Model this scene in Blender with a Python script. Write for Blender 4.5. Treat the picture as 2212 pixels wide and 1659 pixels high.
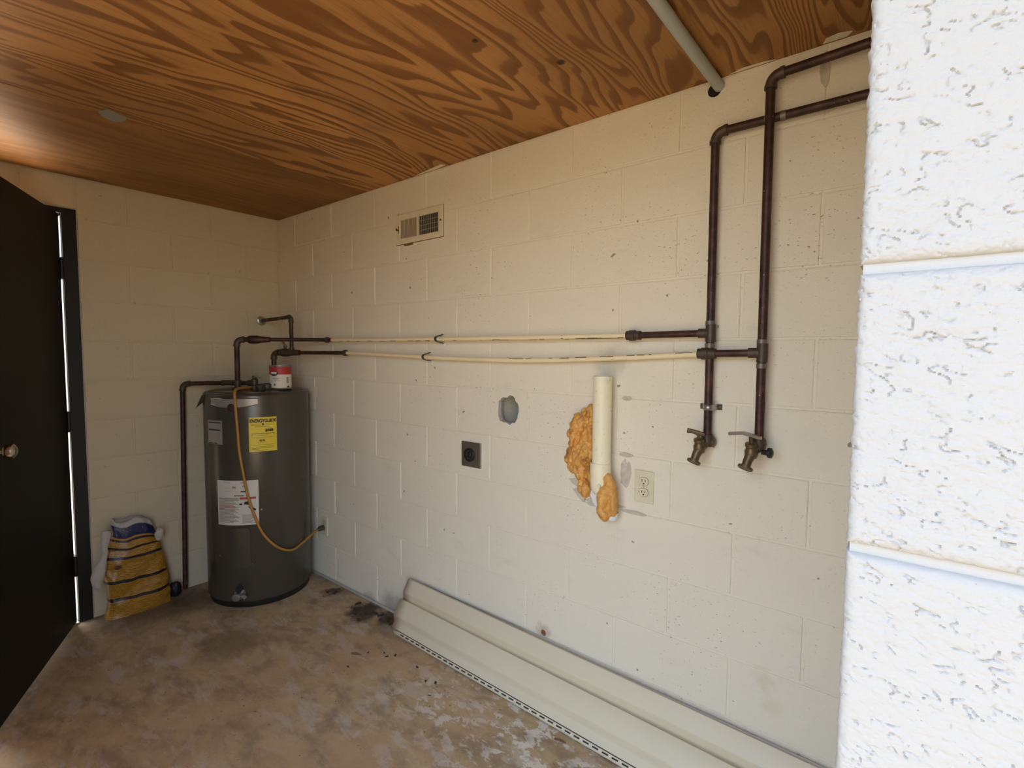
import bpy, bmesh, math, random
from mathutils import Vector, Matrix, noise

S = bpy.context.scene
for o in list(bpy.data.objects):
    bpy.data.objects.remove(o)
random.seed(7)
PI = math.pi

# ------------------------------------------------------------------ camera
cam_d = bpy.data.cameras.new('camera')
cam = bpy.data.objects.new('camera', cam_d)
S.collection.objects.link(cam)
cam_d.sensor_width = 36.0
cam_d.lens = 17.653
cam_d.clip_start = 0.02
R_ = Vector((0.7825, 0.6226, 0.0075)); U_ = Vector((-0.0437, 0.0428, 0.9981)); F_ = Vector((-0.6212, 0.7813, -0.0607))
m = Matrix((R_, U_, -F_)).transposed().to_4x4()
m.translation = Vector((3.2744, -1.6515, 1.391))
cam.matrix_world = m
S.camera = cam

# ------------------------------------------------------------------ world, sun, exposure
SUN_EL, SUN_DIR = math.radians(66), Vector((0.98, -0.20))      # horizontal travel direction of the light
w = bpy.data.worlds.new('sky'); S.world = w; w.use_nodes = True
wn = w.node_tree.nodes; wl = w.node_tree.links
bg = wn['Background']
sky = wn.new('ShaderNodeTexSky'); sky.sky_type = 'NISHITA'; sky.sun_disc = False
sky.sun_elevation = SUN_EL; sky.sun_rotation = math.atan2(-SUN_DIR.x, -SUN_DIR.y)
sky.air_density = 1.0; sky.dust_density = 2.5; sky.ozone_density = 0.6
hz = wn.new('ShaderNodeHueSaturation'); hz.inputs['Saturation'].default_value = 0.88
wl.new(sky.outputs[0], hz.inputs['Color']); wl.new(hz.outputs[0], bg.inputs[0]); bg.inputs[1].default_value = 1.0
sun_d = bpy.data.lights.new('sun', 'SUN'); sun_d.energy = 25.0; sun_d.angle = math.radians(0.6); sun_d.color = (1.0, 0.93, 0.82)
sun = bpy.data.objects.new('sun', sun_d); S.collection.objects.link(sun)
sd = Vector((SUN_DIR.x * math.cos(SUN_EL), SUN_DIR.y * math.cos(SUN_EL), -math.sin(SUN_EL)))
sun.rotation_euler = sd.to_track_quat('-Z', 'Y').to_euler()
sun.location = (-4, -3, 8)
S.view_settings.view_transform = 'Standard'
S.view_settings.look = 'None'
S.view_settings.exposure = 0.46
S.view_settings.gamma = 1.0
S.view_settings.use_curve_mapping = False

# ------------------------------------------------------------------ materials
class N:
    """tiny node-building helper"""
    def __init__(s, name):
        s.m = bpy.data.materials.new(name); s.m.use_nodes = True
        s.t = s.m.node_tree; s.b = s.t.nodes['Principled BSDF']
        s.co = s.t.nodes.new('ShaderNodeTexCoord').outputs['Object']
        s.geo = s.t.nodes.new('ShaderNodeNewGeometry').outputs['Position']
    def put(s, sock, v):
        if hasattr(v, 'is_output'): s.t.links.new(v, sock)
        elif isinstance(v, (tuple, list)) and len(v) == 3 and sock.type == 'RGBA': sock.default_value = (*v, 1)
        else: sock.default_value = v
    def noise(s, vec, scale=5, detail=3, rough=.5, dist=0.0):
        n = s.t.nodes.new('ShaderNodeTexNoise'); n.inputs['Scale'].default_value = scale
        n.inputs['Detail'].default_value = detail; n.inputs['Roughness'].default_value = rough; n.inputs['Distortion'].default_value = dist
        s.put(n.inputs['Vector'], vec); return n.outputs['Fac']
    def voro(s, vec, scale=5, feature='F1'):
        n = s.t.nodes.new('ShaderNodeTexVoronoi'); n.feature = feature; n.inputs['Scale'].default_value = scale
        s.put(n.inputs['Vector'], vec); return n.outputs['Distance']
    def map(s, vec, scale=(1, 1, 1), loc=(0, 0, 0), rot=(0, 0, 0)):
        n = s.t.nodes.new('ShaderNodeMapping'); s.put(n.inputs['Vector'], vec)
        n.inputs['Scale'].default_value = scale; n.inputs['Location'].default_value = loc; n.inputs['Rotation'].default_value = rot
        return n.outputs[0]
    def math(s, op, a, b=0.0, c=None, clamp=False):
        n = s.t.nodes.new('ShaderNodeMath'); n.operation = op; n.use_clamp = clamp
        s.put(n.inputs[0], a); s.put(n.inputs[1], b)
        if c is not None: s.put(n.inputs[2], c)
        return n.outputs[0]
    def ramp(s, fac, stops, interp='LINEAR'):
        n = s.t.nodes.new('ShaderNodeValToRGB'); cr = n.color_ramp; cr.interpolation = interp
        while len(cr.elements) < len(stops): cr.elements.new(.5)
        for e, (p, c) in zip(cr.elements, stops):
            e.position = p; e.color = (*c, 1) if isinstance(c, tuple) else (c, c, c, 1)
        s.put(n.inputs[0], fac); return n.outputs[0]
    def range(s, v, a, b, c=0.0, d=1.0):
        n = s.t.nodes.new('ShaderNodeMapRange'); n.interpolation_type = 'SMOOTHSTEP'
        for i, x in enumerate((v, a, b, c, d)): s.put(n.inputs[i], x)
        return n.outputs[0]
    def mix(s, f, a, b, mode='MIX'):
        n = s.t.nodes.new('ShaderNodeMix'); n.data_type = 'RGBA'; n.blend_type = mode
        s.put(n.inputs[0], f); s.put(n.inputs[6], a); s.put(n.inputs[7], b); return n.outputs[2]
    def sep(s, v):
        n = s.t.nodes.new('ShaderNodeSeparateXYZ'); s.put(n.inputs[0], v); return n.outputs
    def comb(s, x, y, z):
        n = s.t.nodes.new('ShaderNodeCombineXYZ')
        for i, v in enumerate((x, y, z)): s.put(n.inputs[i], v)
        return n.outputs[0]
    def bump(s, h, strength=.3, dist=.002):
        n = s.t.nodes.new('ShaderNodeBump'); n.inputs['Strength'].default_value = strength; n.inputs['Distance'].default_value = dist
        s.put(n.inputs['Height'], h); s.t.links.new(n.outputs[0], s.b.inputs['Normal'])
    def near(s, p, r0, r1, wob=.0, wsc=20):
        """1 inside r0 of point p, 0 outside r1, edge wobbled by noise"""
        n = s.t.nodes.new('ShaderNodeVectorMath'); n.operation = 'DISTANCE'
        s.put(n.inputs[0], s.geo); n.inputs[1].default_value = p
        d = n.outputs['Value']
        if wob: d = s.math('ADD', d, s.math('MULTIPLY', s.math('SUBTRACT', s.noise(s.geo, wsc, 4, .6), .5), wob))
        return s.range(d, r0, r1, 1.0, 0.0)
    def done(s, col, rough=.5, metal=0.0, spec=None):
        s.put(s.b.inputs['Base Color'], col); s.put(s.b.inputs['Roughness'], rough); s.b.inputs['Metallic'].default_value = metal
        if spec is not None: s.b.inputs['Specular IOR Level'].default_value = spec
        return s.m

def plain(name, col, rough=.5, metal=0.0, var=.12, scale=30, bump=0.0):
    n = N(name)
    f = n.noise(n.geo, scale, 4, .6)
    c = n.mix(f, tuple(x * (1 - var) for x in col), tuple(min(1, x * (1 + var)) for x in col))
    if bump: n.bump(n.noise(n.geo, scale * 6, 3), bump, .001)
    return n.done(c, rough, metal)

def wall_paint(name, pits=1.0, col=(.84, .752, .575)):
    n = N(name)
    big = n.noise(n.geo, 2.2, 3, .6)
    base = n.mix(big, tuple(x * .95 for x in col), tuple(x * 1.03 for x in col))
    # grimy areas with small open pits of the block showing through
    area = n.range(n.noise(n.geo, 3.1, 2, .5), .47, .66)
    pit = n.range(n.noise(n.map(n.geo, (1, 1, 1.8)), 80, 3, .6), .635, .69)
    few = n.range(n.noise(n.geo, 30, 1, .5), .76, .79)
    dirt = n.math('MULTIPLY', n.math('ADD', n.math('MULTIPLY', pit, n.math('ADD', area, .06)), few, clamp=True), .75 * pits)
    c = n.mix(dirt, base, (.16, .14, .12))
    smudge = n.math('MULTIPLY', n.range(n.noise(n.map(n.geo, (1, 1, 2.2)), 5, 4, .65), .56, .8), .22)
    c = n.mix(smudge, c, (.45, .40, .33))
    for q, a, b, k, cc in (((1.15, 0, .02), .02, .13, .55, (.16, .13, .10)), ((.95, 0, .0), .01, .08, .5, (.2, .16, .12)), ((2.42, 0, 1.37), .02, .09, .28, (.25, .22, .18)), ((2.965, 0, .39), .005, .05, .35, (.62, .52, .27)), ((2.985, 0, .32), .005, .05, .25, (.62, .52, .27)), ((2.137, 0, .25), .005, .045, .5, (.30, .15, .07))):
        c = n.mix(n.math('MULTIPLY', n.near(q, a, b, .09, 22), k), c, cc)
    h = n.math('ADD', n.math('MULTIPLY', n.noise(n.geo, 60, 4, .6), .8), n.math('MULTIPLY', n.noise(n.geo, 260, 2, .5), .35))
    h = n.math('SUBTRACT', h, n.math('MULTIPLY', pit, .5))
    n.bump(h, .60, .0035)
    return n.done(c, .62, spec=.3)

M = {}
M['wall'] = wall_paint('painted_block')
M['wall_dim'] = wall_paint('painted_block_left_shaded', .5, (.66, .575, .395))  # main wall paint with the left side's dimmer light put into its colour
def near_paint():
    n = N('painted_rough_block')
    h = n.math('ADD', n.noise(n.map(n.geo, (1, 1, 1.6)), 130, 4, .6), n.math('MULTIPLY', n.noise(n.geo, 420, 2), .3))
    n.bump(h, .45, .0015)
    pit = n.range(n.noise(n.map(n.geo, (1, 1, 1.5)), 190, 2, .5), .74, .79)
    c = n.mix(n.math('MULTIPLY', pit, .6), (.405, .400, .375), (.17, .165, .155))
    return n.done(c, .6, spec=.3)
M['near'] = near_paint()

def concrete_floor():
    n = N('worn_concrete_floor')
    p = n.geo
    tan = n.mix(n.range(n.noise(p, 1.7, 5, .6), .3, .7), (.47, .335, .17), (.57, .42, .225))
    tan = n.mix(n.math('MULTIPLY', n.range(n.noise(n.map(p, (1, 1.6, 1)), 7, 5, .65, .4), .42, .68), .75), tan, (.33, .235, .14))
    st = n.map(p, (1, 2.6, 1), rot=(0, 0, .5))
    grey = n.math('MULTIPLY', n.range(n.noise(st, 4.3, 7, .68, .5), .53, .60), .7)
    c = n.mix(grey, tan, (.56, .48, .36))
    # pale scraped patches along the siding, towards the viewer
    sx = n.sep(p)
    along = n.math('MULTIPLY', n.range(sx[0], 1.35, 2.1), n.range(sx[1], -.62, -.3))
    wh = n.math('MULTIPLY', n.range(n.noise(n.map(p, (1, 1.5, 1)), 13, 7, .68, .25), .515, .56), n.math('ADD', n.math('MULTIPLY', along, .95), .10))
    c = n.mix(wh, c, (.74, .67, .55))
    warm = n.math('MULTIPLY', n.math('MULTIPLY', n.range(n.noise(p, 2.1, 3, .5), .45, .62), n.range(sx[0], .7, 1.6)), .45)
    c = n.mix(warm, c, (.55, .355, .19))
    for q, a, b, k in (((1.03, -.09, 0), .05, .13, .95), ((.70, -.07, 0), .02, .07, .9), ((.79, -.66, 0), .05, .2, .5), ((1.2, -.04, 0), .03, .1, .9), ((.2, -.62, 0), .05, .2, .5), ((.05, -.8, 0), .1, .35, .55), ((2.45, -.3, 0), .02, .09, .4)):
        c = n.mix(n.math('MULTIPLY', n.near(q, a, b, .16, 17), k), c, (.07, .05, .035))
    mott = n.math('MULTIPLY', n.range(n.noise(n.map(p, (1, 1.8, 1), loc=(5, 2, 0), rot=(0, 0, .4)), 3.4, 6, .66, .3), .50, .66), .50)
    c = n.mix(mott, c, (.20, .145, .09))
    spk = n.range(n.noise(p, 48, 2, .5), .70, .73)
    c = n.mix(n.math('MULTIPLY', spk, .6), c, (.07, .05, .04))
    spk2 = n.range(n.noise(n.map(p, loc=(3, 1, 0)), 34, 2, .5), .735, .76)
    c = n.mix(n.math('MULTIPLY', spk2, .6), c, (.55, .52, .46))
    n.bump(n.math('ADD', n.noise(p, 35, 5, .65), n.math('MULTIPLY', grey, .4)), .35, .004)
    return n.done(c, .78, spec=.25)
M['floor'] = concrete_floor()

def plywood(name, dens, seed, light, dark, sx=1.0, con=.85):
    """rotary-cut veneer: the rings are contour lines of a slow field stretched along the grain (y)"""
    n = N(name)
    bend = n.math('MULTIPLY', n.math('SUBTRACT', n.noise(n.map(n.geo, (1.5, .8, 1), loc=(seed, 1, 0)), 1.6, 2, .5), .5), .22)
    g = n.sep(n.geo)
    px = n.math('ADD', g[0], bend)
    p = n.comb(n.math('MULTIPLY_ADD', px, 3.4 * sx, seed), n.math('MULTIPLY_ADD', g[1], .40, seed * 1.7), 0.0)
    f = n.noise(p, 1.3, 2.5, .42, .12)
    fine = n.noise(n.comb(n.math('MULTIPLY', px, 24.0), n.math('MULTIPLY', g[1], 1.7), seed), 1.0, 3, .55)
    dn_ = n.math('MULTIPLY_ADD', n.range(g[0], 2.05, 2.9), dens * 1.2, dens)
    v = n.math('ADD', n.math('MULTIPLY', f, dn_), n.math('MULTIPLY', fine, .30))
    v = n.math('FRACT', v)
    band = n.ramp(v, [(0, .05), (.22, .0), (.50, .18), (.60, .82), (.88, 1.0), (.95, .9), (.985, .1), (1, .05)])
    streak = n.noise(n.comb(n.math('MULTIPLY', g[0], 190.0), n.math('MULTIPLY', g[1], 6.0), 0.0), 1.0, 3, .6)
    patch = n.noise(n.map(n.geo, (1.2, .5, 1), loc=(seed, 3, 0)), 1.6, 3, .5)
    lt = n.mix(n.range(patch, .3, .7), tuple(x * .75 for x in light), tuple(x * 1.15 for x in light))
    c = n.mix(n.math('MULTIPLY', band, con), lt, dark)
    c = n.mix(n.math('MULTIPLY', n.range(streak, .45, .75), .35), c, tuple(x * .8 for x in dark))
    grime = n.math('MULTIPLY', n.range(n.noise(n.map(n.geo, (1, .6, 1), loc=(2, seed, 0)), 3.3, 4, .6), .58, .75), .45)
    c = n.mix(grime, c, (.06, .035, .015))
    for q, r in (((2.43, -.37, 2.245), .018), ((2.30, -.60, 2.245), .012)):
        d = n.near(q, r * .45, r, .012, 60)
        c = n.mix(n.math('MULTIPLY', d, .93), c, (.02, .012, .006))
    n.bump(n.math('ADD', n.math('MULTIPLY', streak, .5), n.math('MULTIPLY', band, .35)), .18, .002)
    return n.done(c, .55, spec=.3)
M['ply_a'] = plywood('plywood_edge_sheet', 9.0, 3.1, (.335, .150, .042), (.19, .075, .018), 1.1, .55)
M['ply_b'] = plywood('plywood_sheet', 15.0, 1.3, (.49, .235, .070), (.175, .062, .014))

def copper():
    n = N('tarnished_copper')
    f = n.noise(n.geo, 22, 5, .65)
    c = n.ramp(f, [(.25, (.022, .011, .007)), (.5, (.062, .028, .017)), (.75, (.12, .055, .033))])
    sp = n.range(n.noise(n.geo, 90, 2, .5), .73, .78)
    c = n.mix(n.math('MULTIPLY', sp, .7), c, (.55, .5, .42))
    return n.done(c, n.ramp(f, [(.3, .6), (.7, .42)]), .35)
M['copper'] = copper()
M['solder'] = plain('old_solder_fitting', (.085, .058, .038), .5, .35, .6, 70)
M['solder_ring'] = plain('solder_ring', (.20, .165, .125), .45, .4, .6, 120)
M['cpvc'] = plain('cream_cpvc', (.92, .76, .46), .38, 0, .06, 20)
M['print'] = plain('dark_print', (.05, .035, .02), .6)
M['pvc'] = None
def pvc():
    n = N('aged_white_pvc')
    f = n.range(n.noise(n.map(n.geo, (1, 1, .6)), 28, 5, .7), .60, .72)
    f2 = n.range(n.noise(n.geo, 90, 3, .6), .66, .74)
    c = n.mix(n.math('MULTIPLY', f, .4), (.93, .82, .55), (.50, .38, .22))
    c = n.mix(n.math('MULTIPLY', f2, .8), c, (.10, .07, .045))
    return n.done(c, .42)
M['pvc'] = pvc()
M['foam'] = None
def foam():
    n = N('orange_spray_foam')
    f = n.noise(n.geo, 24, 5, .62, .6)
    c = n.ramp(f, [(.28, (.34, .13, .022)), (.42, (.66, .30, .060)), (.7, (.86, .46, .12))])
    n.bump(n.noise(n.geo, 80, 4, .6), .6, .004)
    return n.done(c, .55)
M['foam'] = foam()
M['conduit'] = plain('grey_conduit', (.44, .45, .40), .5, 0, .10, 25)
M['door'] = plain('dark_brown_door', (.008, .0062, .0035), .5, 0, .3, 6)
M['door'].node_tree.nodes['Principled BSDF'].inputs['Specular IOR Level'].default_value = .22
M['frame'] = plain('black_frame', (.010, .011, .011), .32, 0, .3, 9)
M['black'] = plain('black_plastic', (.010, .010, .010), .45)
M['white_trim'] = plain('cream_weatherstrip', (.50, .46, .40), .5)
M['caulk'] = plain('old_caulk', (.50, .46, .39), .7, 0, .3, 60)
M['steel'] = plain('worn_steel', (.42, .39, .34), .35, .85, .25, 40)
M['brass'] = plain('aged_brass', (.155, .108, .055), .42, .6, .5, 90)
M['nickel'] = plain('satin_nickel', (.62, .55, .44), .25, 1.0, .1, 20)
M['ivory'] = plain('ivory_plastic', (.74, .66, .44), .35, 0, .05, 20)
M['register'] = plain('cream_register', (.78, .68, .47), .45, 0, .10, 40)
M['grille'] = plain('dusty_grille', (.30, .26, .19), .5, .1, .2, 60)
M['dark_hole'] = plain('dark_duct', (.010, .009, .008), .8)
M['bronze'] = plain('bronze_plate', (.20, .165, .12), .36, .6, .2, 30)
M['dark_metal'] = plain('dark_clip', (.085, .075, .06), .5, .5, .3, 60)
M['concrete'] = plain('bare_concrete', (.62, .58, .48), .9, 0, .35, 45, .6)
M['core'] = plain('dark_block_core', (.19, .19, .165), .95, 0, .25, 40, .5)
M['patch'] = plain('bare_patch', (.58, .50, .38), .9, 0, .4, 55, .6)
M['plaster'] = plain('white_plaster', (.80, .79, .75), .8, 0, .15, 40, .4)
M['siding'] = plain('beige_vinyl', (.74, .635, .43), .48, 0, .035, 6)
M['siding_grey'] = plain('pale_vinyl', (.66, .61, .52), .5, 0, .04, 6)
M['slot'] = plain('slot_shadow_line', (.05, .042, .032), .8)
def heater_paint():
    n = N('grey_heater_enamel')
    c = n.mix(n.noise(n.geo, 3, 3), (.078, .067, .050), (.095, .083, .063))
    ch = n.range(n.noise(n.geo, 44, 2, .5), .755, .775)
    c = n.mix(n.math('MULTIPLY', ch, .8), c, (.5, .47, .4))
    sz = n.sep(n.geo)[2]
    rust = n.math('MULTIPLY', n.range(sz, 1.10, 1.19), n.range(n.noise(n.geo, 9, 4, .6), .45, .62))
    c = n.mix(n.math('MULTIPLY', rust, .75), c, (.085, .045, .022))
    return n.done(c, .27, .25)
M['heater'] = heater_paint()
M['heater_panel'] = plain('grey_heater_cover', (.086, .075, .057), .25, .25, .05, 5)
M['silver'] = plain('silver_badge', (.36, .34, .30), .35, .4, .08, 50)
M['yellow'] = plain('yellow_label', (.80, .60, .045), .5, 0, .03, 10)
M['ink'] = plain('black_ink', (.016, .014, .012), .6)
M['paper'] = plain('white_label', (.66, .61, .51), .55, 0, .03, 20)
M['greyprint'] = plain('fine_grey_print', (.36, .30, .25), .6, 0, .15, 200)
M['red'] = plain('red_print', (.45, .035, .03), .5)
M['dark_red'] = plain('dark_red_plastic', (.055, .012, .008), .5)
M['maroon'] = plain('faded_red_print', (.40, .20, .16), .6)
M['cord'] = plain('orange_cord', (.42, .195, .030), .5, 0, .1, 30)
M['can_metal'] = plain('tin_rim', (.33, .30, .25), .4, .8, .2, 60)
M['can_white'] = plain('can_white_paper', (.72, .66, .54), .5, 0, .04, 30)
M['green'] = plain('green_print', (.12, .16, .04), .6)
M['dried'] = plain('dried_paint', (.62, .60, .50), .6)
M['leafbrown'] = plain('dry_leaf', (.055, .034, .018), .8, 0, .4, 60)
M['twig'] = plain('twig_bark', (.16, .075, .035), .8, 0, .3, 60)
M['tape'] = plain('grey_tape', (.27, .26, .205), .6, 0, .2, 30)
M['rust'] = plain('rust_stain', (.22, .10, .04), .9, 0, .3, 60)
M['damper'] = plain('dusty_damper', (.46, .37, .24), .7, 0, .2, 60)
M['shadow_edge'] = plain('painted_shadow_edge', (.12, .075, .04), .9, 0, .4, 60)
M['bag_white'] = plain('torn_white_woven', (.52, .475, .40), .6, 0, .15, 40, .4)
def bag_mat():
    n = N('yellow_printed_bag')
    uvn = n.t.nodes.new('ShaderNodeUVMap'); uvn.uv_map = 'UVMap'
    uv = n.sep(uvn.outputs[0])
    u, v = uv[0], uv[1]
    wob = n.math('MULTIPLY', n.math('SUBTRACT', n.noise(n.geo, 14, 2), .5), .012)
    vv = n.math('ADD', v, wob)
    c = n.mix(n.noise(n.geo, 8, 3), (.40, .195, .020), (.50, .265, .032))
    # fine print lines
    line = n.math('MULTIPLY', n.range(n.math('SINE', n.math('MULTIPLY', v, 400.0)), .0, .8), n.range(n.noise(n.map(uvn.outputs[0], (26, 60, 1)), 1.0, 2), .42, .5))
    inlow = n.range(v, .80, .78)
    c = n.mix(n.math('MULTIPLY', n.math('MULTIPLY', line, inlow), .85), c, (.12, .055, .008))
    for z, hw in ((.097, .0085), (.19, .0085), (.31, .008), (.358, .007), (.402, .007)):
        zz = z / .5
        d = n.math('ABSOLUTE', n.math('SUBTRACT', vv, zz))
        c = n.mix(n.range(d, hw / .5 * .75, hw / .5 * 1.0, 1.0, 0.0), c, (.016, .010, .022))
    blue = n.math('MULTIPLY', n.range(vv, .832, .842), n.range(n.math('ABSOLUTE', n.math('SUBTRACT', u, .5)), .44, .46, 1.0, 0.0))
    c = n.mix(blue, c, (.012, .017, .075))
    star = n.range(n.noise(n.map(uvn.outputs[0], (30, 40, 1)), 1.0, 1), .66, .70)
    c = n.mix(n.math('MULTIPLY', n.math('MULTIPLY', star, blue), .55), c, (.40, .37, .33))
    c = n.mix(n.range(vv, .955, .968), c, (.52, .475, .40))
    return n.done(c, .38)
M['bag'] = bag_mat()
M['blocker_brown'] = plain('dark_blocker_brown', (.13, .075, .04), .7, 0, .2, 8)  # dark brown so the added blocker walls bounce little light
M['bounce_slab'] = plain('pale_bounce_slab', (.62, .54, .40), .9, 0, .1, 6)
M['ground'] = plain('sunlit_gravel_ground', (.14, .11, .062), .9, 0, .2, 3)

# ------------------------------------------------------------------ builders
COL = S.collection
BASE = {}
def link(name, me, mat, parent=None, smooth=False):
    o = bpy.data.objects.new(name, me); COL.objects.link(o)
    if mat is not None and not me.materials:
        for mm in (mat if isinstance(mat, list) else [mat]): me.materials.append(mm)
    if smooth:
        for f in me.polygons: f.use_smooth = True
    if parent is not None: o.parent = parent
    return o
def thing(name, label, cat, base=(0, 0, 0), group=None):
    o = bpy.data.objects.new(name, None); COL.objects.link(o); o.empty_display_size = .05
    o.location = base; BASE[o.name] = Vector(base)
    o['label'] = label; o['category'] = cat
    if group: o['group'] = group
    return o
def root_base(p):
    while p.parent is not None: p = p.parent
    return BASE.get(p.name, Vector((0, 0, 0)))
def part(name, bm, mat, parent=None, smooth=False, label=None):
    """bm holds world coordinates; shifted into the thing's frame"""
    if parent is not None:
        bmesh.ops.translate(bm, vec=-root_base(parent), verts=bm.verts)
    bmesh.ops.recalc_face_normals(bm, faces=bm.faces)
    me = bpy.data.meshes.new(name); bm.to_mesh(me); bm.free()
    o = link(name, me, mat, parent, smooth)
    if smooth:
        try: me.set_sharp_from_angle(angle=math.radians(42))
        except Exception: pass
    if label: o['label'] = label
    return o
def solo(name, bm, mat, label, cat, group=None, smooth=False, kind=None):
    """a thing that is a single mesh, origin at its base"""
    xs = [v.co for v in bm.verts]
    c = Vector((sum(v.x for v in xs) / len(xs), sum(v.y for v in xs) / len(xs), min(v.z for v in xs)))
    bmesh.ops.translate(bm, vec=-c, verts=bm.verts)
    bmesh.ops.recalc_face_normals(bm, faces=bm.faces)
    me = bpy.data.meshes.new(name); bm.to_mesh(me); bm.free()
    o = link(name, me, mat, None, smooth); o.location = c; BASE[o.name] = c
    if smooth:
        try: me.set_sharp_from_angle(angle=math.radians(42))
        except Exception: pass
    if label: o['label'] = label
    if cat: o['category'] = cat
    if group: o['group'] = group
    if kind: o['kind'] = kind
    return o
def box(bm, x0, x1, y0, y1, z0, z1, bev=0.0):
    x0, x1 = sorted((x0, x1)); y0, y1 = sorted((y0, y1)); z0, z1 = sorted((z0, z1))
    r = bmesh.ops.create_cube(bm, size=1.0)
    for v in r['verts']:
        v.co = Vector((x0 + (v.co.x + .5) * (x1 - x0), y0 + (v.co.y + .5) * (y1 - y0), z0 + (v.co.z + .5) * (z1 - z0)))
    if bev:
        es = list({e for v in r['verts'] for e in v.link_edges})
        bmesh.ops.bevel(bm, geom=es, offset=bev, segments=2, affect='EDGES', profile=.5)
    return bm
def nb(): return bmesh.new()
def frame_of(d):
    d = d.normalized(); a = Vector((0, 0, 1)) if abs(d.z) < .9 else Vector((1, 0, 0))
    s = d.cross(a).normalized(); return s, s.cross(d).normalized()
def tube(bm, pts, r, seg=12, cap=True):
    pts = [Vector(p) for p in pts]; rs = r if isinstance(r, (list, tuple)) else [r] * len(pts)
    rings = []; s0 = None
    for i, p in enumerate(pts):
        d = (pts[min(i + 1, len(pts) - 1)] - pts[max(i - 1, 0)])
        if d.length < 1e-9: d = Vector((0, 0, 1))
        d.normalize()
        if s0 is None: s, t = frame_of(d)
        else:
            s = s0 - d * s0.dot(d)
            s = s.normalized() if s.length > 1e-6 else frame_of(d)[0]
            t = s.cross(d)
        s0 = s
        rings.append([bm.verts.new(p + (s * math.cos(a) + t * math.sin(a)) * rs[i]) for a in [2 * PI * k / seg for k in range(seg)]])
    for a, b in zip(rings, rings[1:]):
        for k in range(seg): bm.faces.new((a[k], a[(k + 1) % seg], b[(k + 1) % seg], b[k]))
    if cap:
        bm.faces.new(rings[0]); bm.faces.new(rings[-1][::-1])
    return bm
def arc_corner(a, b, c, rad, n=7):
    """points rounding the corner b of a-b-c"""
    a, b, c = Vector(a), Vector(b), Vector(c)
    d1 = (a - b).normalized(); d2 = (c - b).normalized()
    p1 = b + d1 * rad; p2 = b + d2 * rad
    return [p1 * (1 - t) ** 2 + b * 2 * t * (1 - t) + p2 * t * t for t in [k / (n - 1) for k in range(n)]]
def spline(pts, n=8):
    P = [Vector(p) for p in pts]; out = []
    P = [P[0] * 2 - P[1]] + P + [P[-1] * 2 - P[-2]]
    for i in range(1, len(P) - 2):
        for k in range(n):
            t = k / n
            out.append(.5 * ((2 * P[i]) + (P[i + 1] - P[i - 1]) * t + (2 * P[i - 1] - 5 * P[i] + 4 * P[i + 1] - P[i + 2]) * t * t + (3 * P[i] - P[i - 1] - 3 * P[i + 1] + P[i + 2]) * t ** 3))
    out.append(P[-2]); return out
def lathe(bm, prof, origin, axis=(0, 0, 1), seg=20):
    """prof: (radius, height along axis)"""
    o = Vector(origin); ax = Vector(axis).normalized(); s, t = frame_of(ax); rings = []
    for r, h in prof:
        if r < 1e-6: rings.append([bm.verts.new(o + ax * h)])
        else: rings.append([bm.verts.new(o + ax * h + (s * math.cos(a) + t * math.sin(a)) * r) for a in [2 * PI * k / seg for k in range(seg)]])
    for a, b in zip(rings, rings[1:]):
        for k in range(seg):
            k2 = (k + 1) % seg
            if len(a) == 1 and len(b) == 1: continue
            if len(a) == 1: bm.faces.new((a[0], b[k2], b[k]))
            elif len(b) == 1: bm.faces.new((a[k], a[k2], b[0]))
            else: bm.faces.new((a[k], a[k2], b[k2], b[k]))
    return bm
def quadplate(bm, corners, thick_vec):
    """extruded polygon"""
    tv = Vector(thick_vec)
    a = [bm.verts.new(Vector(c)) for c in corners]; b = [bm.verts.new(Vector(c) + tv) for c in corners]
    bm.faces.new(a); bm.faces.new(b[::-1])
    n = len(a)
    for i in range(n): bm.faces.new((a[i], a[(i + 1) % n], b[(i + 1) % n], b[i]))
    return bm
def structure(o): o['kind'] = 'structure'; return o

# ------------------------------------------------------------------ setting: dimensions
HC = 2.245                       # ceiling
ZA, CO = 2.05, .2032             # first bed joint, course height
LX = 3.242                       # corner of the near wall
NY = -1.213                      # face of the near wall
DY0, DY1, DZ = -1.075, -1.905, 2.058   # doorway

# floor / ground
floor = structure(part('floor', box(nb(), -.2, 5.2, -2.5, .2, -.12, 0), M['floor']))
structure(part('ground', box(nb(), -40, 40, -40, 40, -.4, -.13), M['ground']))

structure(part('bounce_slab', box(nb(), -5, -.2, -5, 2, -.12, -.02), M['bounce_slab']))  # unseen pale slab added to bounce sun through the doorway onto the ceiling
# --- block walls: a mortar-bed slab with every block a child
GAP, BD = .0075, .0035
BLK = {}
def block_mesh(L, H, mat, bev=.004):
    key = (round(L, 4), round(H, 4), mat)
    if key not in BLK:
        bm = nb(); box(bm, 0, L, 0, .03, 0, H)
        es = [e for e in bm.edges if all(abs(v.co.y) < 1e-6 for v in e.verts)]
        bmesh.ops.bevel(bm, geom=es, offset=bev, segments=2, affect='EDGES', profile=.6)
        me = bpy.data.meshes.new('block'); bm.to_mesh(me); bm.free(); me.materials.append(M[mat])
        BLK[key] = me
    return BLK[key]
def put_block(wall, mat, s0, s1, z0, z1, place):
    L, H = s1 - s0 - GAP, z1 - z0 - GAP
    if L < .012 or H < .012: return None
    o = bpy.data.objects.new('block', block_mesh(L, H, mat)); COL.objects.link(o); o.parent = wall
    loc, rz = place(s0 + GAP / 2, z0 + GAP / 2); o.location = loc; o.rotation_euler = (0, 0, rz)
    return o
def rows():
    zs = [0.0] + [ZA - CO * k for k in range(10, -1, -1)] + [HC]
    return [(zs[i], zs[i + 1], 11 - i) for i in range(len(zs) - 1)]      # (z0, z1, row) row 0 = top course

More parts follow.
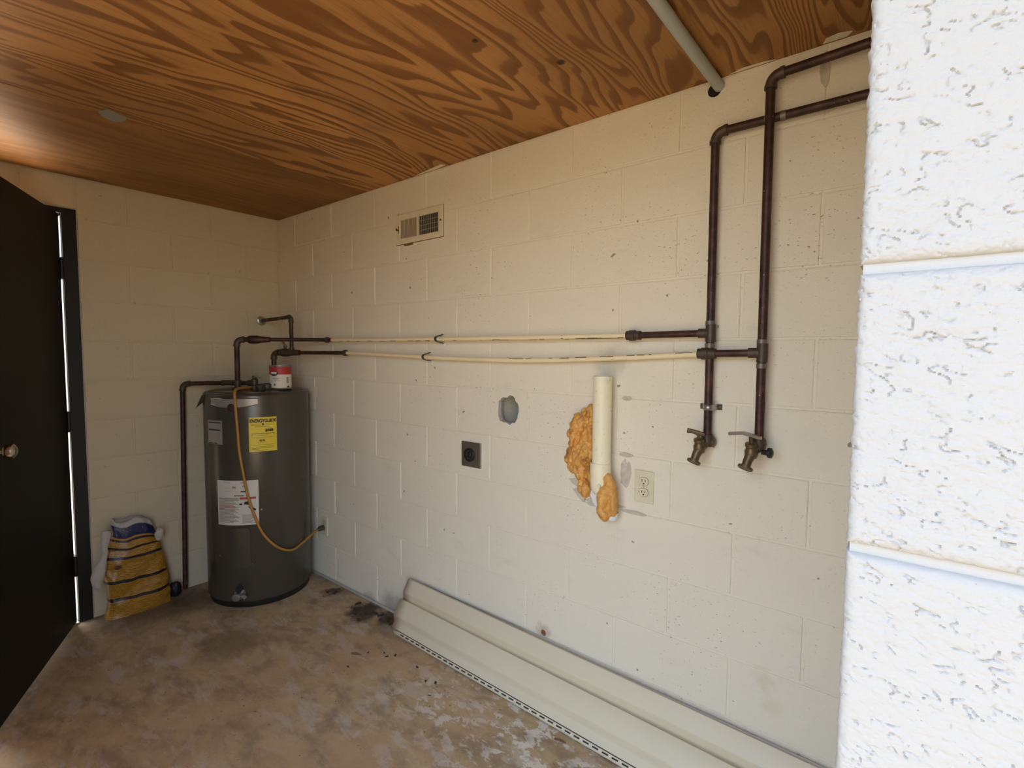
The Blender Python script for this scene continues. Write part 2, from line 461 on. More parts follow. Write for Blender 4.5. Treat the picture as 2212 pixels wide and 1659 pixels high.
# main wall (right in the photograph): plane y = 0, faces -y
HX0, HX1, HZ0, HZ1 = 1.868, 2.012, 1.062, 1.228        # rough opening behind the knocked hole
bm = nb()
box(bm, -.2, HX0, BD, .2, -.12, HC); box(bm, HX1, 3.45, BD, .2, -.12, HC)
box(bm, HX0, HX1, BD, .2, -.12, HZ0); box(bm, HX0, HX1, BD, .2, HZ1, HC)
wall_right = structure(part('wall_right', bm, M['wall']))
hole_row = None
for z0, z1, r in rows():
    js = [0.0] + [.2161 + CO * i for i in range(-1, 16) if (i - r) % 2 == 0 and .0 < .2161 + CO * i < LX] + [LX]
    for a, b in zip(js, js[1:]):
        if r == 5 and a < 1.9 < b: hole_row = (a, b, z0, z1); continue
        put_block(wall_right, 'wall', a, b, z0, z1, lambda s, z: ((s, 0, z), 0))
# the block with the knocked-out hole
a, b, z0, z1 = hole_row
bm = nb()
g = GAP / 2
outer = [(a + g, z0 + g), (b - g, z0 + g), (b - g, z1 - g), (a + g, z1 - g)]
hole = []
NH = 26
for k in range(NH):
    t = 2 * PI * k / NH
    c_, s_ = math.cos(t), math.sin(t)
    rx, rz = .055, .060
    x = 1.941 + rx * math.copysign(abs(c_) ** .8, c_) + .009 * noise.noise(Vector((c_ * 4, s_ * 4, 1.3)))
    z = 1.151 + rz * math.copysign(abs(s_) ** .8, s_) + .010 * noise.noise(Vector((c_ * 4, s_ * 4, 7.7)))
    hole.append((x, z))
vo = [bm.verts.new((x, 0, z)) for x, z in outer]; vh = [bm.verts.new((x, 0, z)) for x, z in hole]
eo = [bm.edges.new((vo[i], vo[(i + 1) % 4])) for i in range(4)]; eh = [bm.edges.new((vh[i], vh[(i + 1) % NH])) for i in range(NH)]
bmesh.ops.triangle_fill(bm, use_beauty=True, edges=eo + eh)
for vs in (vo,):
    vb = [bm.verts.new((v.co.x, .03, v.co.z)) for v in vs]
    for i in range(len(vs)): bm.faces.new((vs[i], vs[(i + 1) % len(vs)], vb[(i + 1) % len(vs)], vb[i]))
for f in list(bm.faces):
    c = f.calc_center_median()
    if abs(c.y) < 1e-5 and len(f.verts) == 3 and ((c.x - 1.941) / .053) ** 2 + ((c.z - 1.151) / .058) ** 2 < .9: bm.faces.remove(f)
part('block', bm, M['wall'], wall_right)
bm = nb()                                                # chipped inner edge of the shell
ri = [bm.verts.new((x, .0005, z)) for x, z in hole]
rm = [bm.verts.new((1.941 + (x - 1.941) * 1.0 + .002 * noise.noise(Vector((x * 90, z * 90, 0))), .018, 1.151 + (z - 1.151) * .97)) for x, z in hole]
rb = [bm.verts.new((1.941 + (x - 1.941) * 1.06, .036, 1.151 + (z - 1.151) * 1.05)) for x, z in hole]
for A, B in ((ri, rm), (rm, rb)):
    for i in range(NH): bm.faces.new((A[i], A[(i + 1) % NH], B[(i + 1) % NH], B[i]))
part('hole_edge', bm, M['concrete'], wall_right, label='chipped grey concrete edge of the knocked-out hole')
bm = nb(); box(bm, HX0 - .002, HX1 + .002, .034, .17, HZ0 - .002, HZ1 + .002)
for f in list(bm.faces):
    if all(abs(v.co.y - .034) < 1e-5 for v in f.verts): bm.faces.remove(f)
part('hole_cavity', bm, M['core'], wall_right, label='dim grey hollow core inside the hole')

# left wall with the doorway: plane x = 0, faces +x
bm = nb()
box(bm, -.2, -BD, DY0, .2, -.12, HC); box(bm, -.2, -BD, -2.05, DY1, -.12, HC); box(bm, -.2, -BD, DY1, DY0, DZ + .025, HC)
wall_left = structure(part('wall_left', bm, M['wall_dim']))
CAS = .058                                        # face width of the steel door frame
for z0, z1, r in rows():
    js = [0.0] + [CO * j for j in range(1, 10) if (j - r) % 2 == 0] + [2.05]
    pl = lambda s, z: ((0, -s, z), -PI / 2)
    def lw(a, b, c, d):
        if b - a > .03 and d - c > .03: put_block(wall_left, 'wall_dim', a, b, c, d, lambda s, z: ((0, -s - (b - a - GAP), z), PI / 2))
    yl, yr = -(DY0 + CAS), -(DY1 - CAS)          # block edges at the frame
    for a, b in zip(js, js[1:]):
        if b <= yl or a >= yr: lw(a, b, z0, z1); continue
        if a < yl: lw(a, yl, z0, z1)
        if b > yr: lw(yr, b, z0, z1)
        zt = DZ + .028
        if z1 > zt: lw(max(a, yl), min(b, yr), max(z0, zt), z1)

# side wall of the recess and the near front wall beside the camera
bm = nb(); box(bm, LX + .002, 5.2, NY + .0055, NY + .2, -.12, HC); box(bm, LX + BD, LX + .2, NY + .2, BD, -.12, HC)
wall_front = structure(part('wall_front', bm, M['near']))
def rough_block(x0, x1, z0, z1, fine, gap=.0065):
    """near painted block with real relief on its face and on its corner return"""
    bm = nb(); x0 += 0 if x0 < LX + .01 else gap / 2; x1 -= gap / 2; z0 += gap / 2; z1 -= gap / 2; D = .03
    def steps(p, q, f0):
        if not f0: return [p + (q - p) * k / 6 for k in range(7)]
        n_ = max(2, int((q - p) / .0009)); return [p + (q - p) * k / n_ for k in range(n_ + 1)]
    X = steps(x0, min(x1, LX + .125), True) + ([x1] if x1 > LX + .125 else []) if fine else steps(x0, x1, False)
    Z = steps(z0, z1, fine); nx, nz = len(X) - 1, len(Z) - 1
    def relief(x, z):
        e = min(x - x0, x1 - x, z - z0, z1 - z)
        rnd = 0.0 if e > .008 else (1 - math.sqrt(max(0, 1 - (1 - e / .008) ** 2))) * .006
        if not fine: return -rnd
        zz = z + .25 * (x - LX)                                # wrinkles run slightly downhill
        lump = noise.noise(Vector((x * 45, 0, zz * 60))) * .0005 + noise.noise(Vector((x * 150, 3, zz * 230))) * .00055 + noise.noise(Vector((x * 380, 6, zz * 520))) * .0003
        area = .5 + .5 * noise.noise(Vector((x * 9, 9, z * 9)))
        c1 = abs(noise.noise(Vector((x * 95 + 4, 2, zz * 170)))); c2 = abs(noise.noise(Vector((x * 210, 7, zz * 300))))
        gate = max(0, noise.noise(Vector((x * 60, 11, zz * 95))) + .12)
        crack = .0020 * max(0, .060 - c1) / .060 * min(1, gate * 2.4) + .0010 * max(0, .085 - c2) / .085 * area
        return lump - crack - rnd
    G = [[bm.verts.new((x, NY - relief(x, z), z)) for z in Z] for x in X]
    for i in range(nx):
        for j in range(nz): bm.faces.new((G[i][j], G[i + 1][j], G[i + 1][j + 1], G[i][j + 1]))
    for col_ in (G[0], G[-1]):
        if fine:
            for v in col_: v.co.x += .0016 * noise.noise(Vector((v.co.z * 120, 5, 0))) + .0010 * noise.noise(Vector((v.co.z * 330, 5, 0)))
        bk = [bm.verts.new((v.co.x, NY + D, v.co.z)) for v in col_]
        for k in range(nz): bm.faces.new((col_[k], col_[k + 1], bk[k + 1], bk[k]))
    for j in (0, nz):
        bk = [bm.verts.new((G[i][j].co.x, NY + D, G[i][j].co.z)) for i in range(nx + 1)]
        for i in range(nx): bm.faces.new((G[i][j], G[i + 1][j], bk[i + 1], bk[i]))
    part('block', bm, M['near'], wall_front, smooth=True)
zn = [1.453 + CO * k for k in range(-7, 4)]
zn = [0.0] + zn + [HC]
for k, (z0, z1) in enumerate(zip(zn, zn[1:])):
    xs = [LX, LX + (.4064 if k % 2 else .2032)]
    while xs[-1] < 5.1: xs.append(xs[-1] + .4064)
    for a, b in zip(xs, xs[1:]):
        near_ = a < LX + .01 and z1 > .9 and z0 < 1.80
        rough_block(a, b, z0, z1, near_)

# unseen blocker walls, added to keep daylight off the left side
structure(part('blocker_opposite', box(nb(), -.2, 2.3, -2.25, -2.05, -.12, HC), M['blocker_brown']))
structure(part('blocker_end', box(nb(), 4.7, 4.9, -2.35, NY + .01, -.12, HC), M['blocker_brown']))
# ceiling: plywood sheets under a roof deck
bm = nb(); box(bm, -.35, 2.4, -2.35, .2, HC + .016, HC + .16); box(bm, 2.4, 5.3, -1.80, .2, HC + .016, HC + .16)
roof = structure(part('ceiling', bm, M['ply_a']))
def sheet(x0, x1, y0, y1, mat):
    part('plywood_sheet', box(nb(), x0 + .0035, x1 - .0035, y0 + .0015, y1 - .0015, HC, HC + .015, .002), M[mat], roof)
sheet(-.34, .955, -2.34, .19, 'ply_a'); sheet(.955, 3.395, -1.79, .19, 'ply_b'); sheet(3.395, 5.29, -1.79, .19, 'ply_a'); sheet(.955, 2.39, -2.34, -1.79, 'ply_a')
bm = nb()
quadplate(bm, [(.955, -1.128, HC - .0012), (1.004, -1.112, HC - .0012), (.985, -1.05, HC - .0012), (.948, -1.045, HC - .0012), (.902, -1.062, HC - .0012), (.915, -1.105, HC - .0012)], (0, 0, .0012))
part_tape = part('tape_scrap', bm, M['tape'], roof, label='scrap of grey tape across the plywood seam')

for sm in ([(1.36, -.004), (1.50, -.002), (1.575, -.012), (1.56, -.030), (1.49, -.022)], [(3.045, -.004), (3.10, -.003), (3.115, -.022), (3.085, -.034), (3.055, -.026)], [(2.80, -.002), (2.93, -.002), (2.90, -.012), (2.84, -.015)]):
    bm = nb(); quadplate(bm, [(x, y, HC - .0008) for x, y in sm], (0, 0, .0008)); part('paint_smear', bm, M['wall'], roof, label='wall paint smeared onto the plywood edge')
# ------------------------------------------------------------------ door
door = bpy.data.objects.new('door_1', None); COL.objects.link(door); door.location = (0, DY0, 0); BASE[door.name] = Vector((0, DY0, 0))
door['kind'] = 'structure'; door['label'] = 'dark brown door standing open in its black steel frame'
bm = nb()                                                    # frame: two jambs and a head, wrapped round the wall edge
box(bm, -.12, .004, DY0, DY0 + CAS, 0, DZ + .026, .002)
box(bm, -.12, .004, DY1 - CAS, DY1, 0, DZ + .026, .002)
box(bm, -.12, .0036, DY1 - CAS + .001, DY0 + CAS - .001, DZ, DZ + .0255, .002)
frame = part('frame', bm, M['frame'], door)
bm = nb(); box(bm, -.10, -.004, DY0 - .003, DY0 + .0005, .012, DZ - .012)
part('weatherstrip', bm, M['white_trim'], frame, label='cream strip on the hinge jamb')
bm = nb()
for k in range(60):
    z = 2.08 * k / 60; wv = .0022 + .0022 * abs(noise.noise(Vector((0, 3, z * 23))))
    box(bm, .0005, .0035, DY0 + CAS - .001, DY0 + CAS + wv, z, z + 2.08 / 60)
box(bm, .0005, .004, DY0 + CAS, DY0 - .1, DZ + .026, DZ + .029)
part('caulk_line', bm, M['caulk'], frame)
ANG = math.radians(-26)
dl = Vector((math.cos(ANG), math.sin(ANG), 0)); dn = Vector((-math.sin(ANG), math.cos(ANG), 0))
PV = Vector((.010, -1.0855, 0))
def leafp(s, n, z): return PV + dl * s + dn * n + Vector((0, 0, z))
bm = nb(); r = bmesh.ops.create_cube(bm, size=1)
for v in r['verts']: v.co = leafp((v.co.x + .5) * .818, -.040 + (v.co.y + .5) * .040, .012 + (v.co.z + .5) * 2.04)
bmesh.ops.bevel(bm, geom=list(bm.edges), offset=.002, segments=2, affect='EDGES')
leaf = part('leaf', bm, M['door'], door)
for hz in (.30, 1.035, 1.79):
    bm = nb()
    box(bm, -.055, .002, DY0 - .0075, DY0 - .0025, hz - .052, hz + .052)
    tube(bm, [(.010, DY0 - .006, hz - .052), (.010, DY0 - .006, hz + .052)], .0075, 10)
    hg = part('hinge', bm, M['black'], door, smooth=True)
bm = nb()
lathe(bm, [(0, 0), (.033, .0), (.033, .006), (.012, .010), (.011, .030), (.022, .036), (.028, .048), (.026, .060), (.014, .068), (0, .069)], leafp(.752, .0, 1.020), dn, 20)
part('knob', bm, M['nickel'], leaf, smooth=True, label='round satin metal door knob')
bm = nb(); box(bm, -.16, .02, DY1, DY0, 0, .010, .003)
part('threshold', bm, M['steel'], door)

# bare patches on the main wall
def wall_patch(pts, mat, lbl=None, y=-.0008):
    bm = nb(); quadplate(bm, [(x, y, z) for x, z in pts], (0, .0008 - y * 0, 0))
    part('bare_patch', bm, M[mat], wall_right, label=lbl)
def blob(cx, cz, rx, rz, n=18, k=.25, sd=0):
    return [(cx + rx * math.cos(2 * PI * i / n) * (1 + k * noise.noise(Vector((math.cos(2 * PI * i / n) * 2, math.sin(2 * PI * i / n) * 2, sd)))), cz + rz * math.sin(2 * PI * i / n) * (1 + k * noise.noise(Vector((math.cos(2 * PI * i / n) * 2, math.sin(2 * PI * i / n) * 2, sd + 9))))) for i in range(n)]
wall_patch(blob(2.325, .89, .06, .05, 22, .8, 1), 'patch', 'bare grey patch below the foam')
wall_patch(blob(2.40, .835, .075, .016, 20, .7, 2), 'patch')
wall_patch(blob(2.52, .826, .05, .006, 14, .5, 3), 'patch')
wall_patch(blob(2.375, .86, .03, .035, 18, .6, 4), 'plaster', 'rough white plaster beside the foam', -.0016)
wall_patch(blob(2.487, .965, .022, .05, 18, .5, 5), 'patch')
wall_patch(blob(2.485, 1.234, .022, .008, 12, .4, 6), 'patch')
wall_patch(blob(2.487, 1.030, .026, .008, 12, .4, 7), 'patch')
wall_patch(blob(2.137, .245, .012, .012, 12, .5, 8), 'rust', 'rust spot just above the siding')
wall_patch(blob(1.30, 1.925, .035, .006, 12, .4, 9), 'rust', 'faint rust streak under the register')
wall_patch(blob(3.052, 2.175, .012, .045, 14, .4, 10), 'patch')
bm = nb(); box(bm, .02, 1.33, -.0045, .0, .001, .016, .001)
structure(part('trim_1', bm, M['caulk']))

bm = nb(); box(bm, .362, .426, -.006, 0, .630, .842, .0015)
solo('cover_plate', bm, M['wall'], 'narrow blank plate painted over on the wall just right of the heater', 'cover plate')
# ------------------------------------------------------------------ water heater
HCX, HCY, HR = .301, -.292, .2736
def cp(ang, z, r): return Vector((HCX + r * math.cos(ang), HCY + r * math.sin(ang), z))
wh = thing('water_heater', 'tall grey electric water heater standing in the room corner', 'water heater', (HCX, HCY, 0))
bm = nb(); lathe(bm, [(0, .034), (HR - .012, .034), (HR - .004, .035), (HR, .040), (HR, 1.150), (HR - .002, 1.160), (HR - .010, 1.166), (HR - .03, 1.168)], (HCX, HCY, 0), seg=72)
part('jacket', bm, M['heater'], wh, True)
bm = nb(); lathe(bm, [(0, 0), (HR - .012, 0), (HR - .010, .004), (HR - .010, .034)], (HCX, HCY, 0), seg=64)
part('base_ring', bm, M['black'], wh, True)
bm = nb(); lathe(bm, [(HR - .028, 1.160), (HR - .028, 1.171), (HR - .05, 1.176), (.10, 1.181), (0, 1.182)], (HCX, HCY, 0), seg=64)
part('top_cover', bm, M['heater'], wh, True)
D2 = math.radians
def cyl_panel(bm, a0, a1, z0, z1, r, skirt=0.0, corner=0.0, nu=14, nv=12):
    rows_ = []
    for j in range(nv + 1):
        # finer rows at the rounded ends
        t = j / nv; t = .5 - .5 * math.cos(PI * t)
        z = z0 + (z1 - z0) * t; ins = 0.0
        if corner:
            e = min(z - z0, z1 - z)
            if e < corner: ins = (corner - math.sqrt(max(0, corner ** 2 - (corner - e) ** 2))) / r
        rows_.append([bm.verts.new(cp(a0 + ins + (a1 - a0 - 2 * ins) * i / nu, z, r)) for i in range(nu + 1)])
    for A, B in zip(rows_, rows_[1:]):
        for i in range(nu): bm.faces.new((A[i], A[i + 1], B[i + 1], B[i]))
    if skirt:
        rim = rows_[0] + [q[-1] for q in rows_[1:]] + rows_[-1][-2::-1] + [q[0] for q in rows_[-2:0:-1]]
        lo = [bm.verts.new(Vector((HCX + (v.co.x - HCX) * (r - skirt) / r, HCY + (v.co.y - HCY) * (r - skirt) / r, v.co.z))) for v in rim]
        for i in range(len(rim)): bm.faces.new((rim[i], rim[(i + 1) % len(rim)], lo[(i + 1) % len(rim)], lo[i]))
    return bm
def ring_line(a0, a1, z0, z1, lab, parent, mat='ink', r=None):
    part(lab, cyl_panel(nb(), D2(a0), D2(a1), z0, z1, r or HR + .0022, 0, 0, max(2, int((a1 - a0) / 4)), 1), M[mat], parent)
part('access_cover', cyl_panel(nb(), D2(-57), D2(-35), .785, 1.045, HR + .005, .006, .018), M['heater_panel'], wh, True)
part('access_cover', cyl_panel(nb(), D2(-57), D2(-35), .225, .445, HR + .005, .006, .018), M['heater_panel'], wh, True)
# badge strip, deeper in the middle
bm = nb(); rows_ = []
for j in range(2):
    rows_.append([cp(D2(-78.5 + 54.5 * i / 20), (1.141 if j else 1.110 - .017 * math.sin(PI * i / 20)), HR + .003) for i in range(21)])
vv = [[bm.verts.new(p) for p in q] for q in rows_]
for i in range(20): bm.faces.new((vv[0][i], vv[0][i + 1], vv[1][i + 1], vv[1][i]))
badge = part('badge_strip', bm, M['silver'], wh, True, 'pale silver badge strip under the rim')
bm = nb()
tube(bm, rows_[0], .0022, 6); tube(bm, rows_[1], .0022, 6); tube(bm, [rows_[0][-1], rows_[1][-1]], .0022, 6); tube(bm, [rows_[0][0], rows_[1][0]], .0022, 6)
part('badge_rim', bm, M['nickel'], badge, True)
bm = nb(); c = cp(D2(-51.5), 1.094, HR); lathe(bm, [(.021, 0), (.021, .005), (.017, .007), (0, .007)], c, cp(D2(-51.5), 1.094, HR + 1) - c, 18)
part('round_sticker', bm, M['dark_red'], wh, True, 'small round dark red sticker')

def text_on(txt, size, a_c, z_c, parent, mat, r=HR + .0032, name='lettering', bold=0.0, sx=1.0):
    cu = bpy.data.curves.new('tmp', 'FONT'); cu.body = txt; cu.size = size; cu.align_x = 'CENTER'; cu.align_y = 'CENTER'; cu.resolution_u = 3; cu.offset = bold
    to = bpy.data.objects.new('tmp', cu); COL.objects.link(to)
    dg = bpy.context.evaluated_depsgraph_get(); me = bpy.data.meshes.new_from_object(to.evaluated_get(dg))
    bpy.data.objects.remove(to)
    b = root_base(parent)
    for v in me.vertices: v.co = cp(a_c + v.co.x * sx / HR, z_c + v.co.y, r) - b
    me.materials.clear(); o = link(name, me, M[mat], parent)
    return o
# yellow energy label
el = part('energy_label', cyl_panel(nb(), D2(-34), D2(-5.6), .854, 1.040, HR + .0016), M['yellow'], wh, True, 'bright yellow energy cost label')
ac = D2(-19.8)
text_on('ENERGYGUIDE', .0235, ac, 1.020, el, 'ink', bold=.0009, sx=.82)
bm = nb(); v1 = [bm.verts.new(cp(ac + a, z, HR + .003)) for a, z in ((-.022, 1.006), (.022, 1.006), (0, .992))]; bm.faces.new(v1); part('arrow_mark', bm, M['ink'], el)
text_on('$585', .020, D2(-13.5), .968, el, 'ink', bold=.0010)
text_on('4276', .0135, D2(-21), .914, el, 'ink', bold=.0005)
for a0, a1, z, h in ((-32, -22, 1.0035, .0012), (-17, -9, 1.005, .0012), (-32, -8, .997, .0009), (-28, -13, .988, .0016), (-32, -8, .950, .0022), (-32, -30, .942, .002), (-10, -8, .944, .002), (-25, -15, .941, .0012), (-32, -8, .930, .0009), (-26, -16, .903, .001), (-30, -9, .890, .0012), (-32, -9, .880, .0012), (-32, -9, .873, .0012), (-32, -24, .866, .0016), (-29, -15, .861, .0012)):
    ring_line(a0, a1, z, z + h, 'print_line', el)
# grey data label
sl = part('data_label', cyl_panel(nb(), D2(-86), D2(-63), .895, 1.023, HR + .0016), M['silver'], wh, True, 'small grey data label')
for k, (z, h, a0, a1) in enumerate([(1.008, .006, -84, -65), (.968, .008, -84, -66), (.897, .005, -84, -70)] + [(.990 - .004 * i, .0012, -84.5, -64.5 - (i % 3)) for i in range(4)] + [(.958 - .0048 * i, .0013, -84.5, -65 - (i * 7 % 5)) for i in range(11)]):
    ring_line(a0, a1, z, z + h, 'print_line', sl, 'greyprint' if h < .003 else 'ink')
# white warning label
wlb = part('warning_label', cyl_panel(nb(), D2(-71.7), D2(-25.8), .460, .7025, HR + .0016, 0, 0, 20), M['paper'], wh, True, 'large white printed warning label')
for z, h, a0, a1, mt in [(.600, .008, -70, -46, 'greyprint')] + [(.593 - .0066 * i, .0042, -70, -46 - (i * 5 % 7), 'maroon' if 3 < i < 8 else 'greyprint') for i in range(19)]:
    ring_line(a0, a1, z, z + h, 'print_line', wlb, mt)
for i in range(8): ring_line(-43, -29 - (i * 3 % 5), .470 + .0062 * i, .4735 + .0062 * i, 'print_line', wlb, 'greyprint')
ring_line(-45, -28.5, .601, .612, 'red_band', wlb, 'red')
for a0, a1, z0, z1, mt in ((-63, -55, .69, .6915, 'ink'), (-63, -55, .66, .6615, 'greyprint'), (-63, -55, .643, .6445, 'greyprint'), (-53, -49, .66, .672, 'greyprint'), (-44, -38, .688, .693, 'greyprint'), (-44, -38, .640, .646, 'ink'), (-51, -41, .618, .623, 'ink'), (-42, -38, .668, .676, 'greyprint')):
    ring_line(a0, a1, z0, z1, 'print_line', wlb, mt)
bm = nb(); vs = [bm.verts.new(cp(D2(a), z, HR + .003)) for a, z in ((-40, .588), (-35, .590), (-33, .580), (-36, .571), (-41, .574))]; bm.faces.new(vs)
vs = [bm.verts.new(cp(D2(a), z, HR + .003)) for a, z in ((-37, .562), (-32, .556), (-28.5, .545), (-29, .536), (-34, .545))]; bm.faces.new(vs)
vs = [bm.verts.new(cp(D2(a), z, HR + .003)) for a, z in ((-46, .578), (-43, .580), (-42, .573), (-45, .570))]; bm.faces.new(vs)
part('pictogram', bm, M['ink'], wlb)
# drain valve
bm = nb(); ad = D2(-47.5); c0 = cp(ad, .082, HR - .005); dv = (cp(ad, .082, HR + 1) - c0).normalized(); sdv = Vector((-math.sin(ad), math.cos(ad), 0))
lathe(bm, [(.030, 0), (.030, .008), (.014, .010), (.014, .040), (.020, .042), (.020, .052), (.010, .054), (0, .054)], c0, dv, 18)
dvp = part('drain_valve', bm, M['steel'], wh, True, 'dull metal drain valve at the foot')
bm = nb(); tube(bm, [c0 + dv * .03, c0 + dv * .032 + sdv * .03, c0 + dv * .035 + sdv * .045 - Vector((0, 0, .012))], [.009, .010, .013], 12)
part('drain_spout', bm, M['steel'], dvp, True)
bm = nb(); lathe(bm, [(.018, 0), (.020, .004), (.018, .008), (0, .008)], c0 + dv * .012 + Vector((0, 0, .03)), (dv + Vector((0, 0, .5))), 10)
part('drain_handle', bm, M['black'], dvp, True)
# bent junction lid sticking out on the left
bm = nb()
quadplate(bm, [cp(D2(-112), 1.172, HR - .06), cp(D2(-88), 1.172, HR - .05), cp(D2(-96), 1.150, HR + .012), cp(D2(-108), 1.080, HR + .030), cp(D2(-114), 1.075, HR + .034)], (0, 0, .003))
part('bent_flap', bm, M['heater'], wh, label='bent dark sheet-metal flap at the top edge')
# fittings on the top: hot and cold nipples, relief valve, element box
HOT, COLD = Vector((.284, -.393, 0)), Vector((.318, -.200, 0))
for q in (HOT, COLD):
    bm = nb(); lathe(bm, [(.030, 1.176), (.030, 1.186), (.016, 1.188), (.016, 1.205), (.022, 1.206), (.022, 1.226), (.014, 1.230), (.0, 1.231)], q, seg=12); part('nipple', bm, M['solder'], wh, True)
RV = Vector((.385, -.345, 0))
bm = nb(); lathe(bm, [(.024, 1.176), (.024, 1.20), (.018, 1.205), (.018, 1.235), (.012, 1.24), (.012, 1.255), (0, 1.256)], RV, seg=14)
tube(bm, [RV + Vector((0, 0, 1.215)), RV + Vector((-.055, -.01, 1.212))], .017, 12)
rv = part('relief_valve', bm, M['solder'], wh, True)
bm = nb(); quadplate(bm, [RV + Vector((.0, -.012, 1.256)), RV + Vector((.06, .0, 1.240)), RV + Vector((.062, .016, 1.238)), RV + Vector((0, .012, 1.256))], (0, 0, .003))
part('relief_lever', bm, M['steel'], rv)
bm = nb(); lathe(bm, [(.030, 0), (.034, .01), (.034, .03), (.02, .036), (0, .036)], Vector((.44, -.30, 1.178)), seg=14)
lathe(bm, [(.022, 0), (.024, .008), (.024, .03), (.0, .034)], Vector((.455, -.345, 1.178)), (.1, -.2, 1), seg=12)
part('cable_clamp', bm, M['dark_metal'], wh, True)

# ------------------------------------------------------------------ pipework
PY = -.030
def fit(bm, p, axis, r=.0155, l=.030): tube(bm, [Vector(p) - Vector(axis).normalized() * l / 2, Vector(p) + Vector(axis).normalized() * l / 2], r, 14)
def pipe_run(root, pts, r, mat='copper', bend=.03, name='copper_pipe', elbow=True, er=None):
    """straight pipes with a separate elbow fitting on each corner"""
    P = [Vector(p) for p in pts]; cut = [0] + [bend] * (len(P) - 2) + [0]
    for i in range(len(P) - 1):
        d = (P[i + 1] - P[i]).normalized()
        bm = nb(); tube(bm, [P[i] + d * cut[i] * .6, P[i + 1] - d * cut[i + 1] * .6], r, 14); part(name, bm, M[mat], root, True)
    if elbow:
        for i in range(1, len(P) - 1):
            bm = nb(); arc = arc_corner(P[i - 1], P[i], P[i + 1], bend, 8); e = er or r * 1.22
            tube(bm, arc, e, 14)
            for q, dd in ((arc[0], P[i - 1] - P[i]), (arc[-1], P[i + 1] - P[i])): fit(bm, q, dd, e * 1.1, .010)
            part('elbow', bm, M['solder'], root, True)
# hot line
hotp = thing('hot_water_pipe', 'upper supply pipe of cream plastic with copper ends, running from the heater top', 'pipe', (.30, -.39, 1.205))
h0 = HOT + Vector((0, 0, 1.205)); h1 = HOT + Vector((0, 0, 1.458)); h2 = Vector((.560, -.062, 1.462)); h3 = Vector((.617, PY, 1.461))
pipe_run(hotp, [h0, h1, h1 + (h2 - h1).normalized() * .075], .0140, bend=.034)
u0 = h1 + (h2 - h1).normalized() * .055; dd = (h2 - h1).normalized()
bm = nb(); tube(bm, [u0, u0 + dd * .01, u0 + dd * .02, u0 + dd * .05, u0 + dd * .075, u0 + dd * .12], [.015, .022, .024, .024, .018, .015], 12); part('union', bm, M['copper'], hotp, True)
bm = nb(); tube(bm, [u0 + dd * .1] + spline([h2, (h2 + h3) / 2 + Vector((0, .003, 0)), h3, Vector((.66, PY, 1.460))], 4), .0105, 12); part('copper_pipe', bm, M['copper'], hotp, True)
def coupling(root, x, y, z, l=.03, r=.0150):
    bm = nb(); tube(bm, [(x - l / 2, y, z), (x - l * .3, y, z), (x - l * .28, y, z), (x + l * .1, y, z), (x + l * .12, y, z), (x + l / 2, y, z)], [r, r, r * 1.15, r * 1.15, r * .95, r * .95], 14)
    part('coupling', bm, M['solder'], root, True)
coupling(hotp, .612, PY, 1.461)
def sag(x0, z0, x1, z1, zm, n=24): return [Vector((x0 + (x1 - x0) * t, PY, (z0 + (z1 - z0) * t) + zm * 4 * t * (1 - t))) for t in [i / n for i in range(n + 1)]]
hl = sag(.62, 1.461, 2.505, 1.456, -.003)
bm = nb(); tube(bm, hl, .0092, 12); pl_ = part('plastic_pipe', bm, M['cpvc'], hotp, True, 'cream plastic pipe')
random.seed(5)
for k in range(34):
    x = .72 + 1.7 * random.random() ** .8 if k < 28 else 2.28 + .2 * random.random(); l = random.uniform(.008, .05)
    z = 1.4605 - .003 * 4 * ((x - .62) / 1.885) * (1 - (x - .62) / 1.885) - .0025 * (x - .62)
    a0 = -PI / 2 - random.uniform(.5, 1.0); bm = nb(); R0 = .0097
    A = [bm.verts.new((x + dx, PY + R0 * math.cos(a), z + R0 * -math.sin(-a) * 1)) for dx, a in ((0, a0), (l, a0), (l, a0 + .28), (0, a0 + .28))]
    bm.faces.new(A); part('print_mark', bm, M['print'], pl_)
coupling(hotp, 2.520, PY, 1.456, .05, .0165)
bm = nb(); tube(bm, [(2.53, PY, 1.456), (2.752, PY, 1.459)], .0112, 14); part('copper_pipe', bm, M['copper'], hotp, True)
# cold line
cold = thing('cold_water_pipe', 'lower supply pipe of sagging cream plastic with copper ends and a stop valve', 'pipe', (.318, -.2, 1.205))
c0_ = COLD + Vector((0, 0, 1.205)); c1_ = COLD + Vector((0, 0, 1.386)); c2_ = Vector((.735, PY - .012, 1.387))
pipe_run(cold, [c0_, c1_, c1_ + (c2_ - c1_).normalized() * .08], .0140, bend=.034)
dd = (c2_ - c1_).normalized(); u0 = c1_ + dd * .045
bm = nb(); tube(bm, [u0, u0 + dd * .01, u0 + dd * .02, u0 + dd * .06, u0 + dd * .08, u0 + dd * .14], [.015, .021, .023, .023, .018, .016], 12)
vv_ = u0 + dd * .04; tube(bm, [vv_, vv_ + Vector((0, -.004, .045))], .008, 8); sv = part('stop_valve', bm, M['solder'], cold, True)
bm = nb(); tube(bm, [vv_ + Vector((-.02, -.004, .062)), vv_ + Vector((0, -.004, .045)), vv_ + Vector((.022, -.004, .034))], [.006, .008, .006], 8); part('valve_lever', bm, M['steel'], sv, True)
bm = nb(); tube(bm, [u0 + dd * .12, c2_, Vector((.80, PY, 1.387))], .0105, 12); part('copper_pipe', bm, M['copper'], cold, True)
TB = Vector((.436, -.152, 1.386)); bm = nb(); fit(bm, TB, dd, .0155, .05); tube(bm, [TB, TB + Vector((0, 0, .03))], .0145, 12); part('tee', bm, M['solder'], cold, True)
